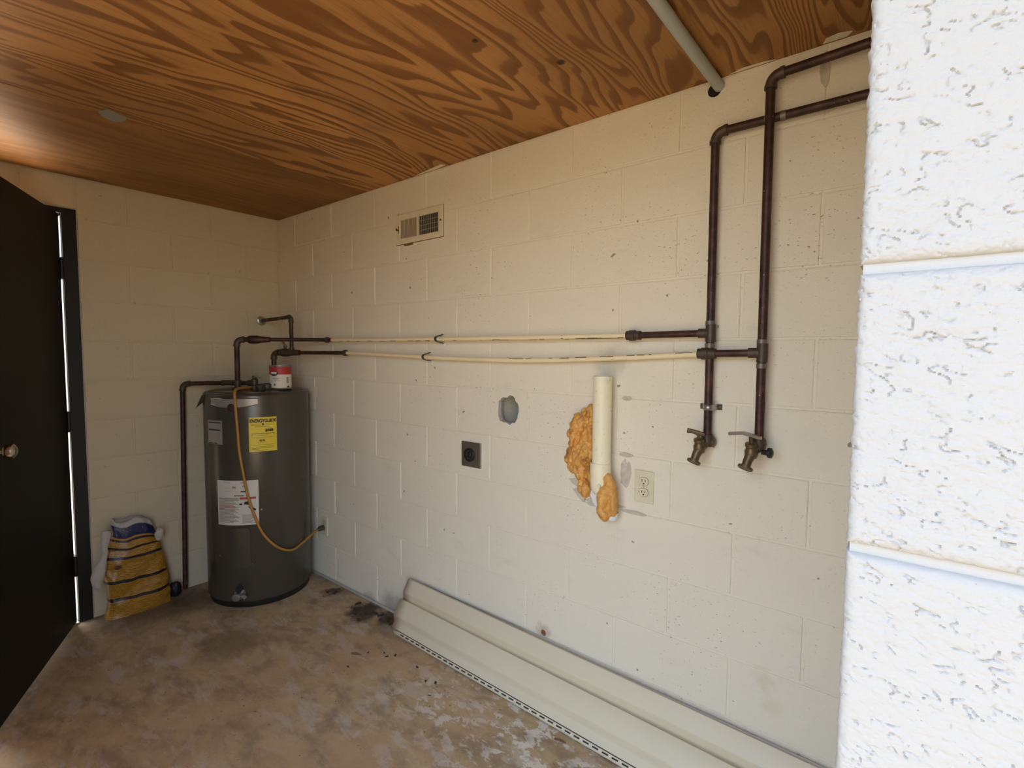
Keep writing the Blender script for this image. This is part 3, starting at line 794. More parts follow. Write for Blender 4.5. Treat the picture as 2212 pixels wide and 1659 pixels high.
pipe_run(cold, [TB, Vector((.436, -.152, 1.594)), Vector((.006, -.120, 1.588))], .0110, bend=.028)
bm = nb(); lathe(bm, [(.030, 0), (.028, .006), (.018, .010), (.016, .024), (.0, .024)], (.001, -.120, 1.588), (1, -.05, 0), 14); part('wall_flange', bm, M['steel'], cold, True)
coupling(cold, .795, PY, 1.387)
cl = [Vector((x, PY, z)) for x, z in ((.80, 1.387), (1.1, 1.380), (1.453, 1.371), (1.75, 1.3645), (2.0, 1.363), (2.25, 1.369), (2.5, 1.380), (2.75, 1.394))]
bm = nb(); tube(bm, spline(cl, 5), .0096, 12); pl2 = part('plastic_pipe', bm, M['cpvc'], cold, True, 'sagging cream plastic pipe')
for k in range(22):
    x = random.uniform(1.95, 2.7); t = (x - 1.95); z = 1.363 + .0315 * max(0, (x - 2.0) / .75) ** 1.35; l = random.uniform(.006, .03); bm = nb(); R0 = .0101
    A = [bm.verts.new((x + dx, PY - R0 * math.cos(a), z + R0 * math.sin(a))) for dx, a in ((0, .5), (l, .5), (l, .75), (0, .75))]
    bm.faces.new(A); part('print_mark', bm, M['print'], pl2)
coupling(cold, 2.772, PY - .012, 1.395, .055, .0165)
bm = nb(); tube(bm, [(2.745, PY - .004, 1.394), (2.775, PY - .013, 1.395), (2.815, PY - .013, 1.396), (2.918, PY, 1.398)], .0112, 14); part('copper_pipe', bm, M['copper'], cold, True)

# risers on the right
def riser(lbl, x, ztop, zbot, xr, zt2, tee_z, y, fittings):
    t = thing('copper_riser_pipe', lbl, 'pipe', (x, y, zbot))
    pipe_run(t, [(x, y, zbot), (x - .004, y, ztop), (xr, y, zt2)], .0125, bend=.030)
    bm = nb(); fit(bm, (x, y, tee_z), (0, 0, 1), .0155, .055); fit(bm, (x - .022, y, tee_z), (1, 0, 0), .0150, .030); part('tee', bm, M['solder'], t, True)
    for p, ax in fittings:
        bm = nb(); fit(bm, p, ax, .0140, .014); part('solder_joint', bm, M['solder_ring'], t, True)
    return t
r1 = riser('left copper riser pipe, its upper run crossing behind the other riser', 2.778, 2.070, 1.135, 3.238, 2.068, 1.459, PY, [((2.92, PY, 2.069), (1, 0, 0)), ((2.96, PY, 2.069), (1, 0, 0)), ((2.775, PY, 1.49), (0, 0, 1)), ((2.776, PY, 1.42), (0, 0, 1))])
r2 = riser('right copper riser pipe, its upper run turning right nearest the ceiling', 2.932, 2.178, 1.142, 3.238, 2.190, 1.398, PY - .020, [((2.93, PY - .02, 1.43), (0, 0, 1)), ((2.931, PY - .02, 1.36), (0, 0, 1))])

def tap(lbl, x, y, z, lever):
    t = thing('hose_tap', lbl, 'tap', (x, y, z - .07), 'brass hose taps at the riser ends')
    o = Vector((x, y, z))
    bm = nb(); lathe(bm, [(.0, .012), (.017, .012), (.019, .006), (.019, -.018), (.016, -.026), (0, -.028)], o, seg=14)
    tube(bm, [o + Vector((0, .0, -.012)), o + Vector((0, .018, -.012)), o + Vector((0, abs(y) - .002, -.012))], [.012, .012, .012], 12)
    b = part('inlet_elbow', bm, M['solder'], t, True)
    bo = o + Vector((-.012, -.034, -.030))
    bm = nb(); tube(bm, [o + Vector((0, -.005, -.016)), o + Vector((-.006, -.02, -.022)), bo], [.013, .0135, .014], 12)
    lathe(bm, [(.0, -.014), (.015, -.012), (.018, -.004), (.018, .010), (.014, .016), (.014, .022), (.016, .024), (.016, .032), (.009, .035), (.0, .035)], bo, (.0, -.25, 1), 14)
    b2 = part('body', bm, M['brass'], t, True)
    bm = nb(); tube(bm, [bo, bo + Vector((-.006, -.012, -.020)), bo + Vector((-.010, -.020, -.040))], [.016, .013, .0125], 14)
    e = bo + Vector((-.010, -.020, -.040)); lathe(bm, [(.013, .006), (.021, .004), (.021, -.003), (.018, -.004), (.018, -.002), (.0, -.002)], e, (.25, .5, 1), 16)
    part('spout', bm, M['brass'], t, True)
    st = bo + Vector((0, -.012, .036)); bm = nb(); tube(bm, [bo + Vector((0, -.006, .02)), st + Vector((0, -.003, .014))], .005, 8)
    part('stem', bm, M['brass'], t, True)
    hp = st + Vector((0, -.003, .014))
    if lever:
        bm = nb(); quadplate(bm, [hp + Vector((.028, -.006, -.004)), hp + Vector((.028, .012, -.004)), hp + Vector((-.02, .010, .006)), hp + Vector((-.058, .010, .001)), hp + Vector((-.058, -.012, .001)), hp + Vector((-.02, -.008, .006))], (0, -.004, .009))
        part('lever_handle', bm, M['steel'], t, label='flat dull metal lever')
        bm = nb(); lathe(bm, [(.007, 0), (.008, .014), (.015, .018), (.015, .026), (.008, .030), (0, .030)], o + Vector((.012, -.014, -.026)), (1, -.15, .05), 14)
        part('side_plug', bm, M['black'], t, True, 'round black plug on the side')
    else:
        bm = nb(); tube(bm, [hp + Vector((.018, .004, -.004)), hp, hp + Vector((-.016, -.004, .005)), hp + Vector((-.032, -.006, .006))], [.006, .008, .007, .008], 8)
        part('small_handle', bm, M['brass'], t, True)
        bm = nb(); lathe(bm, [(.016, 0), (.017, .010), (.010, .014), (0, .014)], o + Vector((.010, .006, -.012)), (1, 0, 0), 12); part('side_cap', bm, M['brass'], t, True)
tap('brass hose tap with a short brass handle at the foot of the left riser', 2.777, PY, 1.128, False)
tap('brass hose tap with a flat metal lever at the foot of the right riser', 2.932, PY - .020, 1.135, True)

# relief discharge pipe
dp = thing('discharge_pipe', 'long copper discharge pipe running down the left wall beside the heater', 'pipe', (.032, -.602, 0))
pipe_run(dp, [RV + Vector((-.05, -.01, 1.212)), Vector((.190, -.40, 1.210)), Vector((.036, -.588, 1.205)), Vector((.034, -.606, .018))], .0125, bend=.034)

# straps and hooks
def hook(lbl, x, z):
    t = thing('pipe_hook', lbl, 'hook', (x, 0, z - .03), 'pipe hooks on the plastic pipes')
    path = [Vector((x + .004, -.002, z + .022)), Vector((x + .000, -.008, z + .019))]
    for k in range(9):
        a = PI / 2 + k * PI / 8; path.append(Vector((x - .004 + .002 * k / 8, PY + .0125 * math.cos(a), z + .0125 * math.sin(a))))
    path += [Vector((x + .002, PY + .012, z - .016)), Vector((x + .010, -.003, z - .020))]
    bm = nb(); lo = [bm.verts.new(p + Vector((-.0065, 0, 0))) for p in path]; hi = [bm.verts.new(p + Vector((.0065, 0, 0))) for p in path]
    for i in range(len(path) - 1): bm.faces.new((lo[i], lo[i + 1], hi[i + 1], hi[i]))
    o = part('strap', bm, M['dark_metal'], t, True); md = o.modifiers.new('t', 'SOLIDIFY'); md.thickness = .0022; md.offset = 0
    bm = nb(); lathe(bm, [(.008, 0), (.008, .003), (.0, .006)], (x + .020, -.001, z - .026), (0, -1, 0), 8); part('screw', bm, M['plaster'], t, True)
hook('dark hook strap holding the upper cream pipe', 1.540, 1.456)
hook('dark hook strap holding the lower cream pipe', 1.453, 1.3715)
st = thing('pipe_strap', 'shiny two-ear strap clamping the left copper riser', 'strap', (2.778, 0, 1.215))
bm = nb(); pts = [Vector((2.778 + .0150 * math.cos(a), PY - .0150 * math.sin(a), 0)) for a in [PI * k / 10 for k in range(11)]]
pts = [Vector((2.812, -.002, 0)), Vector((2.797, -.003, 0)), Vector((2.794, PY, 0))] + pts[1:-1] + [Vector((2.762, PY, 0)), Vector((2.759, -.003, 0)), Vector((2.744, -.002, 0))]
lo = [bm.verts.new(p + Vector((0, 0, 1.217))) for p in pts]; hi = [bm.verts.new(p + Vector((0, 0, 1.235))) for p in pts]
for i in range(len(pts) - 1): bm.faces.new((lo[i], lo[i + 1], hi[i + 1], hi[i]))
ob = part('strap_band', bm, M['steel'], st, True); md = ob.modifiers.new('t', 'SOLIDIFY'); md.thickness = .0014; md.offset = 0
for x in (2.806, 2.750):
    bm = nb(); lathe(bm, [(.005, 0), (.005, .003), (0, .004)], (x, -.003, 1.226), (0, -1, 0), 8); part('screw', bm, M['dark_metal'], st, True)

# ------------------------------------------------------------------ standpipe and foam
sp = thing('standpipe', 'open-topped aged white plastic drain standpipe with a trap elbow', 'drain pipe', (2.417, -.052, .90))
SX, SY = 2.4165, -.054
bm = nb(); prof = [(.0335, .985), (.0335, 1.312), (.030, 1.3125), (.030, 1.02)]
lathe(bm, prof, (SX, SY, 0), seg=28); part('tube', bm, M['pvc'], sp, True)
bm = nb(); lathe(bm, [(.0345, 1.003), (.0375, 1.001), (.0380, .965), (.0365, .955), (.0365, .930), (.033, .905), (.022, .888), (.0, .882)], (SX - .002, SY, 0), seg=28); part('coupling', bm, M['pvc'], sp, True)
bm = nb(); lathe(bm, [(.008, 0), (.007, .004), (0, .004)], (SX + .010, SY - .034, .925), (.2, -1, 0), 10); part('plug_screw', bm, M['register'], sp, True)
bm = nb(); tube(bm, spline([(SX + .004, SY + .004, .905), (SX + .018, SY + .004, .88), (SX + .032, SY + .01, .850), (SX + .034, SY + .012, .815)], 4), [.020] * 13, 14); part('outlet', bm, M['pvc'], sp, True)
bm = nb(); lathe(bm, [(.021, .02), (.021, .0), (.015, -.008), (0, -.010)], (SX + .043, SY + .008, .808), (.05, 0, 1), 14); part('end_cap', bm, M['plaster'], sp, True, 'white end of the outlet showing through the foam')

def foam_mass(name, lbl, balls, grp, vox=.0045, disp=.016):
    bm = nb()
    for (x, y, z, rx, ry, rz) in balls:
        r = bmesh.ops.create_icosphere(bm, subdivisions=2, radius=1.0)
        for v in r['verts']: v.co = Vector((x + v.co.x * rx, y + v.co.y * ry, z + v.co.z * rz))
    o = solo(name, bm, M['foam'], lbl, 'foam', grp, True)
    rm = o.modifiers.new('remesh', 'REMESH'); rm.mode = 'VOXEL'; rm.voxel_size = vox; rm.use_smooth_shade = True
    tx = bpy.data.textures.new(name + '_relief', 'CLOUDS'); tx.noise_scale = .016; tx.noise_depth = 3
    dm = o.modifiers.new('relief', 'DISPLACE'); dm.texture = tx; dm.strength = disp; dm.mid_level = .55; dm.texture_coords = 'LOCAL'
    return o
random.seed(11)
balls = []
# left outline of the mass, top to bottom (x, z); everything between it and the pipe is filled
edge = [(2.345, 1.186), (2.318, 1.168), (2.285, 1.148), (2.268, 1.125), (2.270, 1.100), (2.258, 1.075), (2.262, 1.045), (2.256, 1.015), (2.252, .985), (2.262, .960), (2.285, .940), (2.303, .915), (2.315, .885), (2.325, .868)]
for i, (x, z) in enumerate(edge):
    xr = 2.384 if z > .93 else 2.345
    n_ = max(2, int((xr - x) / .017))
    for k in range(n_):
        xx = x + (xr - x) * k / n_ + random.uniform(-.004, .004); dep = .016 + .030 * (k / n_) ** .7 * (1 if z > .9 else .35)
        balls.append((xx, -dep * .45, z + random.uniform(-.008, .008), random.uniform(.013, .019), dep, random.uniform(.016, .026)))
for k in range(20):                                       # ropes and dribbles on top
    z = random.uniform(.95, 1.16); x = random.uniform(2.29, 2.375); a_ = random.uniform(.5, 1.2)
    for q in range(5): balls.append((x + .010 * (q - 2) * math.cos(a_), -.040 - .010 * random.random(), z + .013 * (q - 2) * math.sin(a_), .0085, .010, .0105))
foam_mass('spray_foam', 'large lumpy orange spray foam mass left of the standpipe', balls, 'orange foam lumps around the standpipe', .0035, .012)
b2 = [(2.449, -.056, .856, .013, .018, .032), (2.452, -.044, .868, .018, .014, .045), (2.448, -.065, .955, .02, .018, .016), (2.455, -.062, .93, .026, .024, .026), (2.440, -.066, .905, .03, .026, .028), (2.432, -.068, .872, .022, .026, .04), (2.430, -.066, .840, .020, .026, .03), (2.440, -.064, .818, .022, .026, .024), (2.470, -.060, .895, .016, .022, .03), (2.474, -.060, .862, .012, .022, .03), (2.470, -.058, .84, .013, .02, .026)]
foam_mass('spray_foam', 'smaller finger-like orange foam lump hanging below the standpipe elbow', b2, 'orange foam lumps around the standpipe', .004, .009)

# ------------------------------------------------------------------ register
vx0, vx1, vz0, vz1 = 1.212, 1.550, 1.931, 2.076
rg = thing('wall_register', 'cream metal air register with louvres half closed', 'vent', (1.381, 0, vz0))
ox0, ox1, mx, oz0, oz1 = 1.245, 1.521, 1.376, 1.958, 2.047
bm = nb()
box(bm, vx0, ox0, -.008, 0, vz0, vz1, .002); box(bm, ox1, vx1, -.008, 0, vz0, vz1, .002)
box(bm, ox0 - .001, ox1 + .001, -.0079, 0, vz0, oz0, .002); box(bm, ox0 - .001, ox1 + .001, -.0079, 0, oz1, vz1, .002); box(bm, mx - .004, mx + .006, -.0078, 0, oz0 - .001, oz1 + .001)
part('frame', bm, M['register'], rg)
bm = nb(); box(bm, vx0 - .0025, ox0, -.0012, 0, vz0 - .0025, vz1 + .002); box(bm, ox1, vx1 + .0015, -.0012, 0, vz0 - .0025, vz1 + .002); box(bm, ox0, ox1, -.0012, 0, vz0 - .0025, vz0 + .004); box(bm, ox0, ox1, -.0012, 0, vz1 - .004, vz1 + .002)
part('shadow_rim', bm, M['shadow_edge'], rg)  # dark rim painting the shadow line round the register frame
for k in range(13):
    x = ox0 + .006 + (mx - ox0 - .014) * k / 12
    bm = nb(); r = bmesh.ops.create_cube(bm, size=1)
    for v in r['verts']: v.co = Vector((x + v.co.x * .0070, -.0060 + v.co.y * .0012 - v.co.x * .0045, (oz0 + oz1) / 2 + v.co.z * (oz1 - oz0)))
    part('louvre', bm, M['register'], rg)
for k in range(11):
    x = mx + .012 + (ox1 - mx - .018) * k / 10
    bm = nb(); box(bm, x - .0012, x + .0012, -.0045, -.0007, oz0, oz1); part('grille_bar', bm, M['grille'], rg)
for k in range(1, 4):
    z = oz0 + (oz1 - oz0) * k / 4; bm = nb(); box(bm, mx + .006, ox1, -.0030, -.0010, z - .0014, z + .0014); part('cross_bar', bm, M['grille'], rg)
bm = nb(); box(bm, mx + .006, ox1, -.0006, -.0001, oz0, oz1); part('duct_opening', bm, M['dark_hole'], rg)
bm = nb(); box(bm, ox0, mx - .004, -.0006, -.0001, oz0, oz1); part('damper', bm, M['damper'], rg)
for x, z in ((1.219, 2.008), (1.538, 2.006)):
    bm = nb(); lathe(bm, [(.005, 0), (.005, .002), (0, .003)], (x, -.008, z), (0, -1, 0), 10); part('screw', bm, M['dark_metal'], rg)
bm = nb(); box(bm, 1.2325, 1.2365, -.0088, -.006, 1.985, 2.022); part('damper_slot', bm, M['dark_hole'], rg)
bm = nb(); box(bm, 1.222, 1.238, -.013, -.008, 1.999, 2.004); part('damper_lever', bm, M['dark_metal'], rg)

# dryer receptacle
dr = thing('dryer_receptacle', 'square bronze plate with a round black dryer socket', 'outlet', (1.731, 0, .876))
bm = nb(); box(bm, 1.674, 1.788, -.009, 0, .876, .990, .003); part('cover_plate', bm, M['bronze'], dr)
bm = nb(); lathe(bm, [(.031, 0), (.031, .006), (.028, .008), (.0, .008)], (1.727, -.009, .932), (0, -1, 0), 26); sk = part('socket', bm, M['black'], dr, True)
for x, z, a, b in ((1.716, .936, .0025, .009), (1.738, .936, .0025, .009), (1.727, .917, .009, .003), (1.727, .950, .005, .002)):
    bm = nb(); box(bm, x - a, x + a, -.0178, -.0165, z - b, z + b); part('slot', bm, M['dark_metal'], sk)
bm = nb(); box(bm, 1.7885, 1.791, -.0085, 0, .8765, .989); part('plate_edge', bm, M['steel'], dr)

# ivory duplex outlet
def outlet(lbl, x, z, plug=False):
    t = thing('wall_outlet', lbl, 'outlet', (x, 0, z - .057), 'ivory duplex outlets on the block wall')
    bm = nb(); box(bm, x - .035, x + .035, -.0065, 0, z - .057, z + .057, .0025); part('cover_plate', bm, M['ivory'], t)
    for dz in (.0195, -.0195):
        bm = nb(); pts = []
        for k in range(24):
            a = 2 * PI * k / 24; px, pz = .0172 * math.cos(a), .0172 * math.sin(a); pts.append((x + px, -.0062, z + dz + max(-.0138, min(.0138, pz))))
        quadplate(bm, pts, (0, -.0022, 0)); f = part('socket_face', bm, M['ivory'], t)
        bm = nb(); q2 = [Vector(p) + Vector((0, -.0012, 0)) for p in pts]; tube(bm, q2 + [q2[0]], .0009, 6, False); part('shadow_line', bm, M['print'], f)
        for dx, w_, h_, zz in ((-.006, .0011, .0045, .003), (.006, .0011, .0038, .003)):
            bm = nb(); box(bm, x + dx - w_, x + dx + w_, -.0089, -.0083, z + dz + zz - h_, z + dz + zz + h_); part('slot', bm, M['ink'], f)
        bm = nb(); lathe(bm, [(.0028, 0), (.0028, .0006), (0, .0006)], (x, -.0083, z + dz - .0072), (0, -1, 0), 10); part('ground_slot', bm, M['ink'], f)
    bm = nb(); lathe(bm, [(.003, 0), (.003, .001), (0, .0015)], (x, -.0065, z), (0, -1, 0), 10); part('screw', bm, M['steel'], t)
    return t
outlet('ivory duplex outlet to the right of the standpipe, both sockets empty', 2.559, .928)
outlet('small ivory outlet low on the wall beside the heater with a plug in it', .505, .332)

# ------------------------------------------------------------------ cord from heater to low outlet
cd = thing('power_cord', 'orange power cord looping down across the heater front to the low outlet', 'cord', (.5, -.45, .27))
cr = [Vector((.40, -.37, 1.192)), cp(D2(-46.8), 1.192, HR - .03)]
for a, z in ((-46.6, 1.176), (-46.4, 1.12), (-44.8, .974), (-43.5, .863), (-40.4, .751), (-36.4, .624), (-30.1, .508), (-21.6, .400), (-7.8, .315), (8.1, .275)): cr.append(cp(D2(a), z, HR + .0105))
cr += [Vector((.548, -.170, .283)), Vector((.520, -.09, .308)), Vector((.505, -.045, .318))]
bm = nb(); tube(bm, spline(cr, 7), .0072, 10); part('cable', bm, M['cord'], cd, True)
bm = nb(); tube(bm, [(.506, -.050, .317), (.505, -.040, .318), (.505, -.030, .320), (.505, -.009, .320)], [.008, .013, .015, .016], 12); part('plug', bm, M['dark_metal'], cd, True, 'dull grey plug')

# ------------------------------------------------------------------ paint can on the heater
cx, cy, cz = .464, -.236, 1.1795
pc = thing('paint_can', 'small red and white paint can standing on the heater top', 'paint can', (cx, cy, cz))
bm = nb(); lathe(bm, [(0, 0), (.0575, 0), (.0600, .003), (.0585, .007), (.0575, .008), (.0575, .126), (.0590, .128), (.0605, .132), (.0590, .136), (.052, .136), (.050, .131), (0, .131)], (cx, cy, cz), seg=36); part('tin', bm, M['can_metal'], pc, True)
def can_patch(a0, a1, z0, z1, r, mat, name, nu=10, lbl=None, parent=None):
    bm = nb(); A = [bm.verts.new((cx + r * math.cos(a0 + (a1 - a0) * i / nu), cy + r * math.sin(a0 + (a1 - a0) * i / nu), cz + z0)) for i in range(nu + 1)]
    B = [bm.verts.new(v.co + Vector((0, 0, z1 - z0))) for v in A]
    for i in range(nu): bm.faces.new((A[i], A[i + 1], B[i + 1], B[i]))
    return part(name, bm, M[mat], parent or pc, True, lbl)
lb = can_patch(0, 2 * PI, .010, .084, .0580, 'can_white', 'paper_label', 36)
can_patch(0, 2 * PI, .084, .125, .0582, 'red', 'red_band', 36)
fa = math.atan2(-1.65 - cy, 3.27 - cx)
bm = nb(); ov = [bm.verts.new((cx + .0592 * math.cos(fa - .62 + .40 * math.cos(t)), cy + .0592 * math.sin(fa - .62 + .40 * math.cos(t)), cz + .091 + .015 * math.sin(t))) for t in [2 * PI * k / 20 for k in range(20)]]; bm.faces.new(ov); ovl = part('oval_badge', bm, M['ink'], pc, label='black oval badge with a pale band')
can_patch(fa - .92, fa - .34, .088, .098, .0598, 'can_white', 'badge_band', 6, parent=ovl)
for z, a0, a1 in ((.062, -.75, -.02), (.056, -.75, -.15), (.048, -.6, .05)): can_patch(fa + a0, fa + a1, z, z + .003, .0587, 'greyprint', 'print_line', 6, parent=lb)
can_patch(fa - .62, fa - .47, .022, .033, .0587, 'green', 'green_mark', 3, parent=lb)
can_patch(fa + .62, fa + .85, .012, .020, .0587, 'ink', 'dark_mark', 3, parent=lb)
can_patch(fa + .55, fa + .80, .035, .07, .0587, 'greyprint', 'side_print', 4, parent=lb)
bm = nb(); r = bmesh.ops.create_icosphere(bm, subdivisions=2, radius=1)
for v in r['verts']: v.co = Vector((cx + .01 + v.co.x * .03, cy + .01 + v.co.y * .028, cz + .134 + v.co.z * .007 * (1 + .5 * noise.noise(v.co * 2))))
part('dried_paint', bm, M['dried'], pc, True)

# ------------------------------------------------------------------ siding panels leaning along the wall
def siding(name, lbl, x0, x1, ztop0, ztop1, yt, yb0, yb1, mat, hem=True, lift=0.0):
    t = thing(name, lbl, 'siding panel', (x0, yb0, 0), 'vinyl siding strips on the floor')
    # profile: (distance down the slope from the top edge, height proud of the plane)
    P_ = .0220
    prof = [(.004, -.006), (.0, -.003), (.0, P_ - .004), (.0015, P_ - .001), (.006, P_), (.064, P_), (.068, P_ - .0010), (.072, P_ - .004), (.090, .0040), (.094, .0010), (.098, .0), (.1000, .0), (.1010, P_ - .001), (.1025, P_), (.180, P_), (.184, P_ - .0010), (.188, P_ - .004), (.207, .0040), (.212, .0010), (.217, .0003), (.2440, .0003), (.2455, -.0035), (.2475, -.0035), (.2485, .0), (.2660, .0)]
    if not hem: prof = [(a_, b_ * .35) for a_, b_ in prof[:21]]
    bm = nb(); nx = 40; rows_ = []
    for i in range(nx + 1):
        f = i / nx; x = x0 + (x1 - x0) * f
        top = Vector((0, yt, ztop0 + (ztop1 - ztop0) * f)); bot = Vector((0, yb0 + (yb1 - yb0) * f, .004 + lift))
        d = (bot - top).normalized(); n_ = Vector((0, d.z, -d.y))
        if n_.y > 0: n_ = -n_
        L = (bot - top).length / .266
        bow = .003 * noise.noise(Vector((x * 1.7, 2, 0)))
        skew = lambda s: x + (max(0, s - .244) * 1.6 - .035 * s / .266 if i == 0 else 0)
        rows_.append([bm.verts.new(Vector((skew(s), 0, 0)) + top + d * s * L + n_ * (h + bow)) for s, h in prof])
    for A, B in zip(rows_, rows_[1:]):
        for k in range(len(prof) - 1): bm.faces.new((A[k], A[k + 1], B[k + 1], B[k]))
    info = (x0, x1, ztop0, ztop1, yt, yb0, yb1)
    o = part('panel', bm, M[mat], t, True); md = o.modifiers.new('t', 'SOLIDIFY'); md.thickness = .0012
    me = o.data
    for p in me.polygons: p.use_smooth = True
    if hem:
        xk = x0 + .045; k = 0
        while xk < x1 - .03:
            f = (xk - x0) / (x1 - x0); top = Vector((0, yt, ztop0 + (ztop1 - ztop0) * f)); bot = Vector((0, yb0 + (yb1 - yb0) * f, .004 + lift)); d = (bot - top).normalized(); n_ = Vector((0, d.z, -d.y)); n_ = -n_ if n_.y > 0 else n_
            L = (bot - top).length / .266; bow = .003 * noise.noise(Vector((xk * 1.7, 2, 0)))
            bm = nb(); q = [Vector((xk + dx, 0, 0)) + top + d * s * L + n_ * (.0012 + bow) for dx, s in ((0, .2530), (.024, .2530), (.024, .2585), (0, .2585))]
            quadplate(bm, q, n_ * -.0006); part('nail_slot', bm, M['slot'], t); xk += .0385; k += 1
        bm = nb()
        for i in range(nx):
            q = []
            for j in (i, i + 1):
                f = j / nx; x = x0 + (x1 - x0) * f; top = Vector((0, yt, ztop0 + (ztop1 - ztop0) * f)); bot = Vector((0, yb0 + (yb1 - yb0) * f, .004 + lift)); d = (bot - top).normalized(); n_ = Vector((0, d.z, -d.y)); n_ = -n_ if n_.y > 0 else n_; L = (bot - top).length / .266; bow = .003 * noise.noise(Vector((x * 1.7, 2, 0)))
                q += [Vector((x, 0, 0)) + top + d * s * L + n_ * (-.0020 + bow) for s in (.2452, .2478)]
            bm.faces.new([bm.verts.new(v) for v in (q[0], q[1], q[3], q[2])])
        part('hem_groove', bm, M['slot'], t)
    return t
siding('siding_panel', 'long beige vinyl siding strip leaning on the wall, slotted edge down', 1.330, 3.225, .242, .203, -.018, -.128, -.172, 'siding')
siding('siding_panel', 'second pale siding strip tucked behind the beige one, only its top edge showing', 2.02, 3.22, .218, .204, -.003, -.095, -.130, 'siding_grey', hem=False, lift=.012)

# ------------------------------------------------------------------ conduit on the ceiling
cdt = thing('conduit', 'grey round conduit running along the plywood ceiling into the block wall', 'conduit', (2.768, 0, 2.2))
bm = nb(); tube(bm, [(2.765, -1.76, 2.226), (2.765, -1.2, 2.226), (2.766, -.3, 2.225), (2.770, -.06, 2.222), (2.772, .002, 2.219)], .0165, 16); part('conduit_tube', bm, M['conduit'], cdt, True)
bm = nb(); lathe(bm, [(.021, 0), (.021, .0006), (0, .0006)], (2.758, -.0008, 2.212), (0, -1, 0), 12); part('wall_notch', bm, M['dark_hole'], cdt, label='dark rough notch where it enters the wall')

# ------------------------------------------------------------------ yellow bag
bag = thing('printed_bag', 'half-empty yellow and blue printed sack slumped against the left wall', 'bag', (.08, -.84, 0))
bm = nb(); uvl = bm.loops.layers.uv.new('UVMap')
NV, NU = 44, 56
def bag_pt(u, v, off=0.0):
    z = .5 * v
    yl = -.985 + .018 * v + .022 * max(0, v - .55) * 2 + (.012 * math.sin(v * 9))
    yr = -.690 - .012 * v - .085 * max(0, v - .25) ** 1.2
    yc, hw = (yl + yr) / 2, (yr - yl) / 2
    hd = .054 * (1 - .62 * v ** 2.2) * (1 - .12 * math.exp(-v * 9)) + .004
    xc = .066 - .012 * v
    a = 2 * PI * u
    ca, sa = math.cos(a), math.sin(a)
    y = yc + hw * math.copysign(abs(ca) ** .62, ca); x = xc - hd * math.copysign(abs(sa) ** .7, sa)
    wr = noise.noise(Vector((y * 16, z * 22, x * 5 + 3))) * .011 + noise.noise(Vector((y * 45, z * 30, x * 5))) * .005
    if v < .04: wr *= v / .04
    zz = z + .010 * noise.noise(Vector((y * 14, 1, v))) * (1 if v > .1 else v / .1) + (.016 * math.sin((y + .85) * 38) * max(0, v - .6) / .4)
    zz -= .06 * max(0, (y + .86)) / .12 * max(0, v - .7) / .3
    x -= -wr - off
    return Vector((max(.006, x + wr * .3), y + .5 * wr, max(0.0005, zz)))
# front half is u in [.5, 1] (sin negative -> +x)
G = [[bm.verts.new(bag_pt(i / NU, j / NV)) for i in range(NU)] for j in range(NV + 1)]
for j in range(NV):
    for i in range(NU):
        f = bm.faces.new((G[j][i], G[j][(i + 1) % NU], G[j + 1][(i + 1) % NU], G[j + 1][i]))
        uvs = [(i, j), (i + 1, j), (i + 1, j + 1), (i, j + 1)]
        for lp, (a, b) in zip(f.loops, uvs):
            uu = a / NU; lp[uvl].uv = ((uu - .5) * 2 if uu >= .5 else .02, b / NV)
bm.faces.new(G[0][::-1])
part('sack', bm, M['bag'], bag, True)
bm = nb()                                                       # torn woven rim
rim = []
for i in range(NU + 1):
    p = bag_pt((i % NU) / NU, 1.0); k = noise.noise(Vector((p.y * 22, p.x * 22, 4)))
    left = max(0, -(p.y + .90)) * 4
    rim.append((p, p + Vector((-.004 + .006 * k, .004 * k, (.010 + .012 * k + .035 * left * .5)))))
A = [bm.verts.new(a + Vector((0, 0, -.02))) for a, b in rim]; B = [bm.verts.new(b) for a, b in rim]
for i in range(NU): bm.faces.new((A[i], A[i + 1], B[i + 1], B[i]))
o = part('torn_rim', bm, M['bag_white'], bag, True); md = o.modifiers.new('t', 'SOLIDIFY'); md.thickness = .003
bm = nb()                                                       # hanging torn strip on the left
strip = [((.115, -.972, .475), .022), ((.118, -.982, .43), .016), ((.122, -.986, .375), .012), ((.126, -.990, .335), .014), ((.130, -1.008, .29), .024), ((.132, -1.020, .25), .028), ((.130, -1.018, .215), .022), ((.128, -1.010, .195), .010)]
pts = spline([s[0] for s in strip], 5); rr = []
for i in range(len(pts)):
    t = i / (len(pts) - 1) * (len(strip) - 1); k = min(int(t), len(strip) - 2); rr.append(strip[k][1] + (strip[k + 1][1] - strip[k][1]) * (t - k))
tube(bm, pts, rr, 14)
for v in bm.verts: v.co.x = .122 + (v.co.x - .124) * .45 + .006 * noise.noise(v.co * 30); v.co.y += .006 * noise.noise(v.co * 34)
part('torn_strip', bm, M['bag_white'], bag, True, label='twisted white torn strip hanging at the left side')
bm = nb()                                                       # crumpled ear on the right
r = bmesh.ops.create_icosphere(bm, subdivisions=3, radius=1)
for v in r['verts']:
    k = 1 + .35 * noise.noise(v.co * 2.2); v.co = Vector((.098 + v.co.x * .014 * k, -.742 + v.co.y * .021 * k, .392 + v.co.z * .034 * k))
part('torn_ear', bm, M['bag_white'], bag, True)
bm = nb(); r = bmesh.ops.create_icosphere(bm, subdivisions=2, radius=1)
for v in r['verts']:
    k = 1 + .5 * noise.noise(v.co * 2.5); v.co = Vector((.122 + v.co.x * .008 * k, -.935 + v.co.y * .016 * k, .275 + v.co.z * .010 * k))
part('string_knot', bm, M['twig'], bag, True)

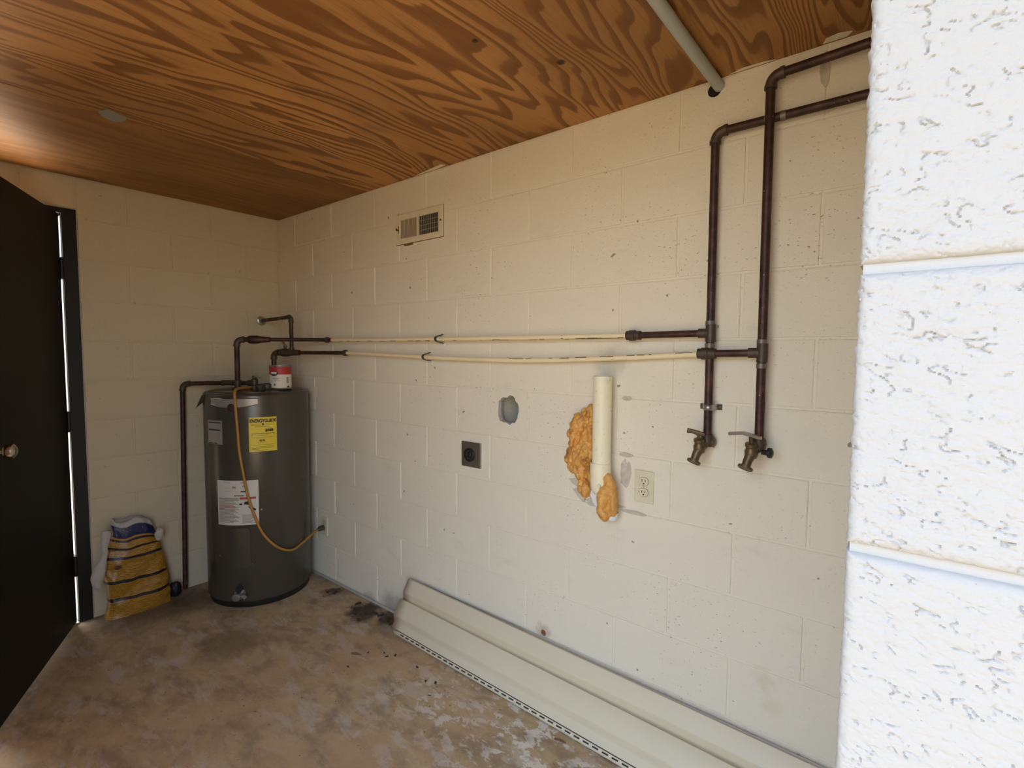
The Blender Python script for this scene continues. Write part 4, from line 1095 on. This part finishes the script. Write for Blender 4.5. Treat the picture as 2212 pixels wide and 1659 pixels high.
# black scrap behind the bag
bm = nb(); r = bmesh.ops.create_icosphere(bm, subdivisions=3, radius=1)
for v in r['verts']:
    k = 1 + .3 * noise.noise(v.co * 2.0 + Vector((3, 0, 0))); v.co = Vector((.048 + v.co.x * .028 * k, -.662 + v.co.y * .030 * k, max(.0005, .034 + v.co.z * .046 * k)))
solo('black_scrap', bm, M['black'], 'small crumpled black plastic scrap between the bag and the copper pipe', 'scrap', smooth=True)

# ------------------------------------------------------------------ litter on the floor
def leaf_bit(x, y, s, a, mat='leafbrown'):
    bm = nb(); n_ = 9; vs = []
    for k in range(n_):
        t = 2 * PI * k / n_; r_ = s * (1 if k % 2 else .62) * (1 + .3 * noise.noise(Vector((x * 50, y * 50, k))))
        p = Vector((math.cos(t) * r_ * 1.5, math.sin(t) * r_ * .7, 0)); p.rotate(Matrix.Rotation(a, 3, 'Z')); vs.append(Vector((x + p.x, y + p.y, .0025 + .35 * s * abs(noise.noise(Vector((k * 1.3, x * 9, y)))))))
    quadplate(bm, vs, (0, 0, -.0015)); return bm
random.seed(21)
near_wall = [(1.06, -.10), (1.10, -.07), (1.02, -.13), (1.13, -.05), (.98, -.09), (1.16, -.09), (.72, -.06), (.69, -.10), (1.08, -.16), (.94, -.05), (1.20, -.06), (1.24, -.08)]
for x, y in near_wall:
    solo('dead_leaf', leaf_bit(x + random.uniform(-.01, .01), y + random.uniform(-.01, .01), random.uniform(.010, .020), random.random() * 6), M['leafbrown'], 'dark dry leaf scrap in the dirt along the foot of the block wall', 'leaf', 'leaf scraps along the block wall')
for px, py in ((1.420, -.255), (1.452, -.265), (1.475, -.235), (1.36, -.30), (1.72, -.27), (1.76, -.25), (1.80, -.32), (1.62, -.23), (1.38, -.42)):
    solo('dead_leaf', leaf_bit(px, py, random.uniform(.005, .009), random.random() * 6), M['leafbrown'], 'tiny dark leaf fragment on the open floor in front of the siding', 'leaf', 'leaf fragments on the open floor')
for (x, y, a, l, lbl) in ((2.345, -.190, .2, .022, 'short reddish twig on the pale floor beside the nail hem'), (1.33, -.345, .5, .024, 'short dark twig on the brown floor left of the siding')):
    bm = nb(); c = Vector((x, y, .004)); d = Vector((math.cos(a), math.sin(a), 0)); tube(bm, [c - d * l, c + Vector((0, .002, .001)), c + d * l], [.003, .004, .002], 7)
    solo('twig', bm, M['twig'], lbl, 'twig', smooth=True)
